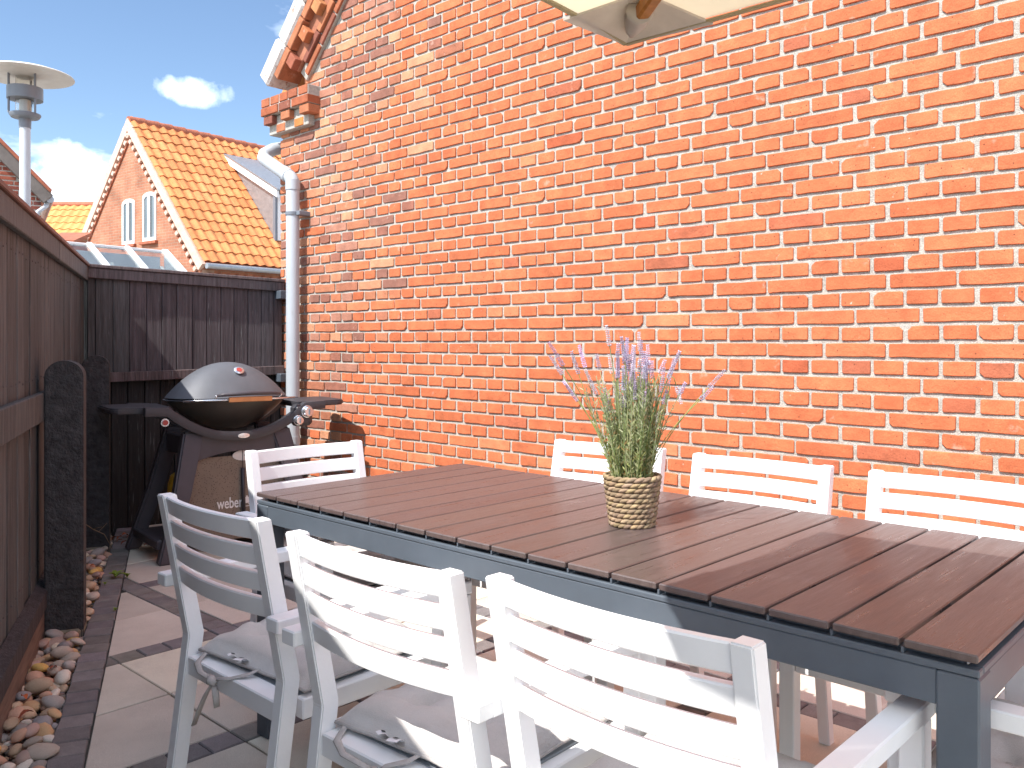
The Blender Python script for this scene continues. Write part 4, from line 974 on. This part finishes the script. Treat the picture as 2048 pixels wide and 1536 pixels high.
em.bar((ex - .016, -.2002, ez - .028), (ex + .016, -.2002, ez - .028), .004, .004, .0005, up=(0, 1, 0)); em.cbox((ex, -.2, ez + .030), (.010, .002, .006), .0005)
em.build('kettle_emblem', M['ink_white'], pn)
gb = MB(); gb.lathe([(.10, 0), (.115, .02), (.115, .25), (.10, .31), (.05, .345), (.035, .35), (.035, .40), (.02, .41)], 24)
o = gb.build('gas_bottle', M['yellow'], None, smooth=True, angle=40, loc=Matrix.Rotation(GA, 3, 'Z') @ Vector((-.22, .02, .115)) + Vector((-4.80, 2.60, 0))); tag(o, 'yellow gas bottle standing inside the grill cart', 'gas bottle')
mb = MB(); mb.cbox((0, .0, .10), (.93, .36, .02), .004); mb.build('bottom_shelf', M['grill_cart'], gr)
hs = MB(); hs.tube([(-.20, 0, .50), (-.16, -.05, .58), (-.05, -.02, .62), (.08, -.03, .60), (.2, -.02, .68)], .007, 8); hs.build('gas_hose', M['orange_metal'], gr, smooth=True)

# ------------------------------------------------------------------ dining table
TX0, TX1, TY0, TY1, TZ = -2.384, -.359, 1.388, 2.258, .745
tb = empty('dining_table', ((TX0 + TX1) / 2, (TY0 + TY1) / 2, 0)); tag(tb, 'long dining table with brown plank top on an anthracite metal frame', 'table')
TO = Vector(tb.location)
NP = 18; PW = (TX1 - TX0) / NP; TL_ = TX1 - TX0; TW = TY1 - TY0
pmz = [MB().cbox((0, 0, 0), (PW - .0070, TW, .013), .0022).me('plank', M['plank']) for _ in range(1)]
for k in range(NP):
    kk = rnd.uniform(.92, 1.08); link('plank', pmz[0], tb, (-TL_ / 2 + (k + .5) * PW, 0, TZ - .0065), (0, rnd.uniform(-.0015, .0015), 0), (kk, kk * rnd.uniform(.97, 1.03), kk))
def tpart(nm, c_, s_, b=.002): mb = MB(); mb.cbox((0, 0, 0), s_, b); return mb.build(nm, M['anthracite'], tb, loc=c_)
for sg in (-1, 1):
    tpart('top_rail', (0, sg * (TW / 2 - .013), .7160), (TL_ - .004, .022, .0115)); tpart('apron', (0, sg * (TW / 2 - .016), .6825), (TL_ - .124, .024, .054))
    tpart('top_rail', (sg * (TL_ / 2 - .013), 0, .7160), (.022, TW - .052, .0115)); tpart('apron', (sg * (TL_ / 2 - .016), 0, .6825), (.024, TW - .124, .054))
    tpart('bearer', (0, sg * .16, .7225), (TL_ - .06, .03, .018)); tpart('inner_edge', (0, sg * (TW / 2 - .035), .7225), (TL_ - .06, .02, .019))
    for k in range(1, NP): tpart('spacer', (-TL_ / 2 + k * PW, sg * (TW / 2 - .014), .7268), (.0045, .018, .0095), .0005)
    for s2 in (-1, 1):
        tpart('leg', (s2 * (TL_ / 2 - .032), sg * (TW / 2 - .032), .3545), (.061, .061, .709), .003)

# ------------------------------------------------------------------ chairs
CHW = .2325; PWD = .034
def ypost(z):
    if z >= .48: return -.066 * (z - .48) / (.835 - .48)
    return -.063 * (.48 - z) / .48
def make_chair():
    root = empty('garden_chair')
    poly = [(-.063, 0), (0, .48), (-.066, .835), (-.030, .835), (.041, .48), (-.026, 0)]
    for sg in (-1, 1):
        mb = MB(); mb.prism(poly, 'x', -PWD / 2, PWD / 2); me = mb.me('rear_leg', M['white'])
        bm = bmesh.new(); bm.from_mesh(me); bmesh.ops.bevel(bm, geom=list(bm.edges), offset=.0028, segments=2, affect='EDGES'); bm.to_mesh(me); bm.free()
        link('rear_leg', me, root, (sg * (CHW - PWD / 2), 0, 0))
        mb = MB(); mb.cbox((sg * (CHW + .021), .435, .3), (.04, .04, .598), .003); mb.build('front_leg', M['white'], root)
        mb = MB(); mb.cbox((sg * (CHW + .0225), .207, .6165), (.045, .502, .031), .003); mb.build('armrest', M['white'], root)
        mb = MB(); mb.cbox((sg * (CHW - PWD / 2 + .003), .232, .407), (.030, .372, .046), .003); mb.build('side_rail', M['white'], root)
    xin = CHW - PWD
    for zc in (.810, .752, .694, .636):
        v = []; f = []; n = 12
        for i in range(n + 1):
            s_ = -1 + 2 * i / n; yb = ypost(zc) + .016 - .022 * (1 - s_ * s_); hy_, hz_ = .0095, .0215
            for (dy, dz) in ((-hy_, -hz_ + .003), (-hy_ + .003, -hz_), (hy_ - .003, -hz_), (hy_, -hz_ + .003), (hy_, hz_ - .003), (hy_ - .003, hz_), (-hy_ + .003, hz_), (-hy_, hz_ - .003)):
                v.append((s_ * (xin + .002), yb + dy - (dz) * .18, zc + dz))
        for i in range(n):
            for k in range(8): f.append((i * 8 + k, i * 8 + (k + 1) % 8, (i + 1) * 8 + (k + 1) % 8, (i + 1) * 8 + k))
        f += [tuple(range(8)), tuple(n * 8 + k for k in range(8))]
        link('back_slat', mesh('back_slat', v, f, M['white'], smooth=True, angle=35), root)
    mb = MB(); mb.cbox((0, .023, .407), (2 * xin - .001, .052, .046), .003); mb.build('rear_rail', M['white'], root)
    mb = MB(); mb.cbox((0, .435, .407), (2 * CHW - .002, .034, .046), .003); mb.build('front_rail', M['white'], root)
    mb = MB(); mb.cbox((0, .233, .4235), (2 * xin - .004, .364, .008), .001); mb.build('seat_panel', M['sling'], root)
    return root
def cushion_mesh(seed, W=.415, D=.40, T=.060):
    n = 26; v = []; f = []; rr = random.Random(seed); ph = [rr.uniform(0, 6.3) for _ in range(6)]
    tuft = [(-.36, -.36), (.36, -.36), (-.36, .36), (.36, .36)]
    for side in (1, -1):
        for j in range(n + 1):
            for i in range(n + 1):
                u, w_ = -1 + 2 * i / n, -1 + 2 * j / n
                e = max(0, (1 - abs(u) ** 3.4)) ** .42 * max(0, (1 - abs(w_) ** 3.4)) ** .42
                h = T * e
                if side == 1:
                    for tx, ty in tuft: h -= .026 * math.exp(-((u - tx) ** 2 + (w_ - ty) ** 2) / .014) + .020 * math.exp(-((u - tx) ** 2 + (w_ - ty) ** 2) / .11)
                    h += sum(.0060 * math.sin(7 * math.atan2(w_ - ty, u - tx) + ph[2]) * math.exp(-((u - tx) ** 2 + (w_ - ty) ** 2) / .07) * (1 - math.exp(-((u - tx) ** 2 + (w_ - ty) ** 2) / .01)) for tx, ty in tuft)
                    h += .010 * noise.noise(Vector((u * 3 + seed, w_ * 3, 0))) * e * 2 + .007 * noise.noise(Vector((u * 8 + seed, w_ * 7, 3))) * e + .0022 * math.sin(8 * u * w_ + 6 * u + ph[0]) * e
                    crease = abs(u) * 1.0; h -= .011 * math.exp(-((u * .3 + w_ - .05 * math.sin(5 * u + ph[1])) ** 2) / .004) * e
                else: h = -T * .28 * e
                inx = 1 - .045 * (1 - abs(w_) ** 2) * abs(u) ** 6 * 0 - .03 * (1 - w_ * w_) * (1 if abs(u) > .8 else 0)
                iny = 1 - .03 * (1 - u * u) * (1 if abs(w_) > .8 else 0)
                v.append((u * W / 2 * inx, w_ * D / 2 * iny, h + .004 * noise.noise(Vector((u * 2.2, w_ * 2.2, seed * 1.7)))))
    N1 = (n + 1) ** 2
    for s_ in (0, 1):
        for j in range(n):
            for i in range(n):
                a = s_ * N1 + j * (n + 1) + i; f.append((a, a + 1, a + n + 2, a + n + 1))
    for i in range(n):
        for (a, b_) in ((i, i + 1), (n * (n + 1) + i, n * (n + 1) + i + 1), (i * (n + 1), (i + 1) * (n + 1)), (i * (n + 1) + n, (i + 1) * (n + 1) + n)): f.append((a, b_, N1 + b_, N1 + a))
    return mesh('pad', v, f, M['fabric'], smooth=True)
def piping(seed, parent, W=.415, D=.40):
    pts = []
    for (x0, y0, x1, y1) in ((-1, -1, 1, -1), (1, -1, 1, 1), (1, 1, -1, 1), (-1, 1, -1, -1)):
        for k in range(8):
            t_ = k / 8; u, w_ = lerp(x0, x1, t_), lerp(y0, y1, t_)
            inx = 1 - .03 * (1 - w_ * w_) * (1 if abs(u) > .8 else 0); iny = 1 - .03 * (1 - u * u) * (1 if abs(w_) > .8 else 0)
            pts.append((u * W / 2 * inx, w_ * D / 2 * iny, .004 * noise.noise(Vector((u * 2.2, w_ * 2.2, seed * 1.7)))))
    pts.append(pts[0]); mb = MB(); mb.tube(pts, .0036, 6); return mb.build('piping', M['tie'], parent, smooth=True)
def cushion(seed, Mw, label, fancy=0):
    root = empty('seat_cushion'); root.matrix_world = Mw; tag(root, label, 'cushion', 'seat cushions')
    pad = link('pad', cushion_mesh(seed), root); piping(seed, pad)
    for tx in (-.072, .072):
        for ty in (-.07, .07):
            mb = MB(); mb.lathe([(.001, .004), (.006, .003), (.006, 0), (.001, -.001)], 10); mb.build('tuft_button', M['tie'], pad, loc=(tx, ty, .020))
    if fancy:
        # ties wrapped round the rear rail: chair local rail at y about -.21, z about -.01 in cushion space
        def rib(pts, wd, nm='tie', flat=.3): mb = MB(); mb.tube(pts, wd, 8, flat=flat); return mb.build(nm, M['tie'], root, smooth=True)
        kx = -.06 if fancy != 2 else -.02
        rib([(-.185, -.165, .008), (-.178, -.20, -.002), (-.16, -.235, -.012), (-.12, -.252, -.02), (kx - .01, -.254, -.024)], [.006, .007, .008, .007, .006])
        rib([(.03, -.186, .004), (.02, -.215, -.004), (-.01, -.245, -.012), (kx, -.254, -.022)], [.006, .008, .008, .006])
        rib([(kx - .012, -.254, -.02), (kx, -.262, -.024), (kx + .012, -.256, -.028)], [.009, .012, .009], 'knot', .8)
        rib([(kx, -.258, -.03), (kx - .02, -.262, -.06), (kx - .05, -.258, -.10), (kx - .07, -.262, -.145)], [.006, .009, .010, .009], 'tie_end')
        rib([(kx + .005, -.258, -.03), (kx + .02, -.262, -.05), (kx + .022, -.260, -.08)], [.006, .008, .007], 'tie_end')
        def label_tag(px_, rz, sc_):
            v = []; f = []
            for i in range(5):
                t_ = i / 4; v += [(-.013 * sc_, -t_ * .034 * sc_, .010 * math.sin(t_ * 2.4)), (.013 * sc_, -t_ * .034 * sc_, .010 * math.sin(t_ * 2.4) + .002)]
            for i in range(4): f.append((2 * i, 2 * i + 1, 2 * i + 3, 2 * i + 2))
            o_ = link('care_tag', mesh('care_tag', v, f, M['tag'], smooth=True), root, (px_, -.187, .004), (R(-14), 0, rz))
            mb = MB(); mb.cbox((0, -.019 * sc_, .0125), (.009 * sc_, .010 * sc_, .0006), .0001, Matrix.Rotation(R(-6), 3, 'X')); mb.build('print', M['tag_ink'], o_)
        label_tag(-.03, .2, 1.0); label_tag(-.062, -.5, .8)
    return root
proto = make_chair()
chairs = [((-1.839, 1.002, 0), 0, 'white slatted garden chair at the near side of the table, farthest left and in shade', 1),
          ((-1.243, .990, 0), 1.0, 'white slatted garden chair in the middle of the near side, its back half sunlit', 2),
          ((-.731, 1.027, 0), -.4, 'large sunlit white garden chair in front by the near table corner', 3),
          ((-2.610, 1.748, 0), -91.5, 'white garden chair at the far end of the table by the gas grill', 0),
          ((-1.890, 2.488, 0), 184, 'white garden chair against the brick wall, directly behind the lavender pot', 0),
          ((-1.290, 2.482, 0), 181, 'white garden chair against the brick wall, just right of the lavender pot', 0),
          ((-.715, 2.492, 0), 180, 'white garden chair at the brick wall cut off by the right edge', 0),
          ((-.085, 1.78, 0), 92, 'white garden chair at the near head of the table, only its arm showing', 0)]
clab = ['pale grey cushion with dangling tie on the shaded chair nearest the fence', 'grey cushion with white care tags on the middle near chair', 'cream sunlit cushion on the big front chair', 'grey cushion on the chair at the far table end',
        'seat cushion on the wall side chair behind the lavender pot', 'seat cushion on the wall side chair right of the lavender pot', 'seat cushion on the wall side chair at the right edge', 'tan cushion on the chair at the near head of the table']
for i, (loc, rz, lab, fancy) in enumerate(chairs):
    c_ = proto if i == 0 else copy_tree(proto)
    c_.location = loc; c_.rotation_euler = (0, 0, R(rz)); tag(c_, lab, 'chair', 'chairs around the dining table')
    Mw = Matrix.Translation(loc) @ Matrix.Rotation(R(rz), 4, 'Z') @ Matrix.Translation((0, .240, .4425)) @ Matrix.Rotation(R(rnd.uniform(-4, 4)) if i != 0 else R(5), 4, 'Z')
    cushion(i + 3, Mw, clab[i], fancy)

# ------------------------------------------------------------------ lavender in a rope pot
PC = Vector((-1.262, 1.790, TZ)); PH = .128
pot = empty('rope_pot', PC); tag(pot, 'seagrass rope pot on the dining table holding lavender', 'plant pot')
mb = MB(); mb.lathe([(.046, .003), (.050, .004), (.064, PH - .004), (.058, PH - .006), (.050, PH - .03), (.002, PH - .03)], 28); mb.build('liner', M['twig'], pot, smooth=True, angle=50)
rows_ = 10
for j in range(rows_):
    z = .0065 + j * (PH - .010) / (rows_ - 1) * .985; rad = lerp(.0495, .0655, z / PH) + .003; n = 22; rm = MB(); base_r = .0098
    sg = 1
    for k in range(n):
        a = 2 * math.pi * (k + .5 * (j % 2) + rnd.uniform(-.1, .1)) / n; kc = rnd.uniform(.7, 1.25); cc = (kc, kc * rnd.uniform(.94, 1.03), kc * rnd.uniform(.85, 1.05)); v = []; f = []
        Lh = 2 * math.pi * rad / n * .98; nseg, nr = 6, 7
        tx = Vector((-math.sin(a), math.cos(a), 0)); rx = Vector((math.cos(a), math.sin(a), 0))
        for s_ in range(nseg + 1):
            t_ = -1 + 2 * s_ / nseg; rr = base_r * .62 * math.sqrt(max(.02, 1 - t_ * t_ * .93)); ctr = rx * (rad + .0015 - .0022 * t_ * t_) + tx * (t_ * Lh * .86) + Vector((0, 0, z + sg * t_ * .0042))
            for q in range(nr): b_ = 2 * math.pi * q / nr; v.append(ctr + rx * (math.cos(b_) * rr) + Vector((0, 0, math.sin(b_) * rr * 1.02)))
        for s_ in range(nseg):
            for q in range(nr): f.append((s_ * nr + q, s_ * nr + (q + 1) % nr, (s_ + 1) * nr + (q + 1) % nr, (s_ + 1) * nr + q))
        rm.add(v, f, cc)
    rm.build('rope_coil', M['rope'], pot, smooth=True, cols=True)
lav = empty('lavender', PC + Vector((0, 0, PH - .03))); tag(lav, 'bushy lavender with lilac flower spikes growing from the rope pot', 'plant')
r3 = random.Random(5); stems = MB(); leaves = MB()
GREEN = [(.38, .44, .16), (.48, .51, .20), (.30, .37, .15), (.52, .53, .28), (.40, .45, .25), (.22, .29, .11), (.56, .56, .32)]
def leaf(p, d, L, wd, c_):
    d = d.normalized(); sd_ = d.cross(Vector((r3.uniform(-1, 1), r3.uniform(-1, 1), r3.uniform(-.3, 1)))).normalized(); up = sd_.cross(d)
    m_ = p + d * L * .5 + up * L * .06; e = p + d * L + up * L * -.02
    leaves.add([p + sd_ * wd * .3, p - sd_ * wd * .3, m_ - sd_ * wd * .5, m_ + sd_ * wd * .5, e], [(0, 1, 2, 3), (3, 2, 4)], c_)
fm = []
def spike(pts, L, seed):
    """flower spike: whorls of tiny buds along the end of a stem"""
    mb = MB(); rr = random.Random(seed); a, b_ = Vector(pts[-2]), Vector(pts[-1]); d = (b_ - a).normalized(); s1 = d.cross(Vector((0, 0, 1)) if abs(d.z) < .95 else Vector((1, 0, 0))).normalized(); s2 = d.cross(s1); nw = int(L / .0048)
    for k in range(nw):
        t_ = k / nw; c0 = b_ + d * (k * .0048); rad = .0042 * (1 - .55 * t_) * (.8 if k == 0 else 1)
        for q in range(6):
            an = q * 1.047 + k * .6 + rr.uniform(-.2, .2); o_ = (s1 * math.cos(an) + s2 * math.sin(an)) * rad; p = c0 + o_; r_ = .0017 * rr.uniform(.75, 1.2); ax_ = (o_.normalized() + d * .9).normalized()
            t1 = ax_.cross(d).normalized() if ax_.cross(d).length > .01 else s1; t2 = ax_.cross(t1)
            mb.add([p - ax_ * r_, p + t1 * r_, p + t2 * r_, p - t1 * r_, p - t2 * r_, p + ax_ * r_ * 2.3], [(0, 2, 1), (0, 3, 2), (0, 4, 3), (0, 1, 4), (5, 1, 2), (5, 2, 3), (5, 3, 4), (5, 4, 1)])
    k_ = rr.uniform(.75, 1.25); mb.build('flower_spike', M['flower'], lav, color=(k_, k_ * rr.uniform(.9, 1.08), k_ * rr.uniform(.9, 1.1)))
def stem_path(a, r0, lean, H_, bend):
    p = Vector((math.cos(a) * r0, math.sin(a) * r0, 0)); d = Vector((math.cos(a) * lean, math.sin(a) * lean, 1)); n = 9; pts = []
    wob = Vector((r3.uniform(-.012, .012), r3.uniform(-.012, .012), 0))
    for k in range(n + 1):
        t_ = k / n; q = p + d.normalized() * H_ * t_ + Vector((math.cos(a), math.sin(a), -.15)) * (bend * H_ * t_ * t_) + wob * math.sin(t_ * 3.1); pts.append(q)
    return pts
for i in range(230):
    a = r3.uniform(0, 6.283); r0 = .045 * math.sqrt(r3.random()); flowering = i < 56
    H_ = r3.uniform(.19, .325) if flowering else r3.uniform(.10, .29); lean = r0 / .045 * r3.uniform(.0, .26) + r3.uniform(-.07, .07)
    pts = stem_path(a, r0, lean, H_, r3.uniform(-.06, .10)); stems.tube(pts, [.0013] * 6 + [.0011] * (len(pts) - 6), 5, cap=False, c=r3.choice(GREEN))
    nl = int(H_ * (.80 if flowering else .97) / .0060)
    for k in range(nl):
        t_ = (k + r3.random()) / nl * (.86 if flowering else 1.0); j = min(int(t_ * 9), 8); p = pts[j].lerp(pts[j + 1], t_ * 9 - j)
        dirv = (pts[j + 1] - pts[j]).normalized(); an = r3.uniform(0, 6.283); side = Vector((math.cos(an), math.sin(an), r3.uniform(-.2, .3)))
        hfr = p.z / .3; c_ = r3.choice(GREEN) if r3.random() > .07 else (.46, .27, .10); c_ = mixc3(c_, (.48, .51, .39), min(1, max(0, hfr - .25)))
        leaf(p, dirv * r3.uniform(.5, 1.1) + side * r3.uniform(.5, 1.0), r3.uniform(.014, .032) * (1 - .35 * t_), r3.uniform(.0022, .0036), c_)
    if flowering: spike(pts, r3.uniform(.035, .075), i)
# drooping and outlying sprigs
for (a, lean, H_, bend) in ((3.5, .42, .31, .12), (3.9, .36, .33, .10), (.5, .46, .25, .14), (.75, .42, .28, .2), (3.2, .52, .24, .12), (5.9, .34, .30, .1), (2.0, .2, .35, .02), (4.6, .15, .36, .0)):
    pts = stem_path(a, .03, lean, H_, bend); stems.tube(pts, .0012, 5, cap=False, c=r3.choice(GREEN)); spike(pts, r3.uniform(.05, .08), int(a * 100))
pts = [Vector((.03, .02, 0)), Vector((.045, .035, .12)), Vector((.055, .045, .22)), Vector((.062, .05, .27)), Vector((.072, .058, .283)), Vector((.082, .066, .272)), Vector((.086, .07, .252))]
stems.tube(pts, .0013, 5, cap=False, c=GREEN[0]); spike(pts, .05, 77)
stems.build('stems', M['leaf'], lav, smooth=True, cols=True); leaves.build('leaves', M['leaf'], lav, cols=True)

# ------------------------------------------------------------------ parasol
PK = Vector((-.890, 1.243, 1.737)); e1 = Vector((.045, -1.0, 0)).normalized(); e2 = Vector((.995, .102, 0)).normalized()
RISE = .30; PCTR = Vector((.02, .69, PK.z))
ps = empty('parasol', (PCTR.x, PCTR.y, 0)); tag(ps, 'cream canvas parasol with varnished wooden ribs, one corner hanging into the top of view', 'parasol')
PO = Vector(ps.location)
cor = [PK, Vector((-.915, .58, PK.z)), Vector((-.61, .200, PK.z)), Vector((.80, .09, PK.z)), PK + e2 * 1.75]; NC = len(cor); top = Vector((PCTR.x, PCTR.y, PK.z + RISE))
cm = MB(); n = 14
for k in range(NC):
    a, b_ = cor[k], cor[(k + 1) % NC]; grid = []
    for j in range(n + 1):
        t_ = j / n
        for i in range(n + 1):
            s_ = i / n; p = a.lerp(b_, s_); q = top.lerp(p, t_); sag = .045 * math.sin(math.pi * s_) * t_ * t_
            inw = (PCTR - (a + b_) / 2); inw.z = 0; inw.normalize()
            q = q + inw * (.02 * math.sin(math.pi * s_) * t_ ** 3) + Vector((0, 0, .012 * math.sin(math.pi * s_) * t_)) + Vector((0, 0, .002 * math.sin(17 * s_ + 5 * t_)))
            grid.append(q)
    base = grid; f = [(j * (n + 1) + i, j * (n + 1) + i + 1, (j + 1) * (n + 1) + i + 1, (j + 1) * (n + 1) + i) for j in range(n) for i in range(n)]
    cm.add([q - PO for q in grid] + [q - PO + Vector((0, 0, .002)) for q in grid], f + [tuple(x + (n + 1) ** 2 for x in q) for q in f])
canopy = cm.build('canopy', M['canvas'], ps, smooth=True)
hm = MB()
for k in range(NC):
    a, b_ = cor[k], cor[(k + 1) % NC]; pts = []; inw = (PCTR - (a + b_) / 2); inw.z = 0; inw.normalize()
    for i in range(n + 1):
        s_ = i / n; pts.append(a.lerp(b_, s_) + inw * .02 * math.sin(math.pi * s_) + Vector((0, 0, .012 * math.sin(math.pi * s_) - .004)))
    for i in range(n): hm.bar(pts[i] - PO, pts[i + 1] - PO, .010, .005, .001)
hm.build('hem', M['hem'], canopy)
for k in range(NC):
    c0 = cor[k]; inn = (top - c0); d_h = Vector((inn.x, inn.y, 0)).normalized(); ed1 = (cor[(k + 1) % NC] - c0).normalized(); ed2 = (cor[(k - 1) % NC] - c0).normalized()
    sl_ = Vector((0, 0, RISE / Vector((inn.x, inn.y, 0)).length))
    def P_(u, w_, dz=0): 
        h_ = (ed1 * u + ed2 * w_); dd = h_.dot(d_h); return c0 + h_ + sl_ * min(u, w_) * 1.41421 + Vector((0, 0, dz)) - PO
    L1 = .165; q0, q1, q2, q3 = P_(.0, .0, -.006), P_(L1, .0, -.006), P_(L1 * .62, L1 * .62, -.010), P_(0, L1, -.006)
    pk = MB(); pk.add([q0, q1, q2, q3] + [q + Vector((0, 0, .004)) for q in (q0, q1, q2, q3)], [(0, 1, 2, 3), (4, 5, 6, 7), (0, 1, 5, 4), (1, 2, 6, 5), (2, 3, 7, 6), (3, 0, 4, 7)])
    pk.build('corner_pocket', M['pocket'], canopy)
    # gathered sleeve round the rib end
    dg_ = (ed1 + ed2).normalized(); d_h = dg_; A = c0 + d_h * .05 + sl_ * .05 - Vector((0, 0, .014)) - PO; B = c0 + d_h * .118 + sl_ * .115 - Vector((0, 0, .022)) - PO
    sl2 = MB(); pts = [A.lerp(B, t_) for t_ in (0, .3, .6, .85, 1)]; sl2.tube(pts, [.010, .017, .019, .020, .023], 14, cap=True)
    for v_ in sl2.v: v_ += Vector((noise.noise(v_ * 60), noise.noise(v_ * 60 + Vector((9, 0, 0))), noise.noise(v_ * 60 + Vector((0, 9, 0))))) * .005
    sl2.build('sleeve', M['pocket'], canopy, smooth=True)
    rb = MB(); rb.bar(c0 + d_h * .095 + sl_ * .09 - Vector((0, 0, .022)) - PO, c0 + (top - c0) * .97 - Vector((0, 0, .05)) - PO, .022, .026, .004); rb.build('rib', M['rib'], ps)
    mid = (cor[k] + cor[(k + 1) % NC]) / 2; dh2 = (top - mid); rb = MB(); rb.bar(mid.lerp(top, .08) - Vector((0, 0, .03)) - PO, top - Vector((0, 0, .08)) - PO, .02, .024, .004); rb.build('rib', M['rib'], ps)
mb = MB(); mb.tube([(0, 0, .0), (0, 0, top.z + .05)], .022, 14); mb.build('pole', M['rib'], ps, smooth=True, angle=40)
mb = MB(); mb.lathe([(.05, top.z - .13), (.05, top.z - .05), (.03, top.z - .03)], 16); mb.build('hub', M['rib'], ps, smooth=True, angle=40)
mb = MB(); mb.lathe([(.24, .004), (.24, .04), (.22, .055), (.04, .06), (.04, .30), (.03, .30)], 28); mb.build('base', M['concrete'], ps, smooth=True, angle=40)
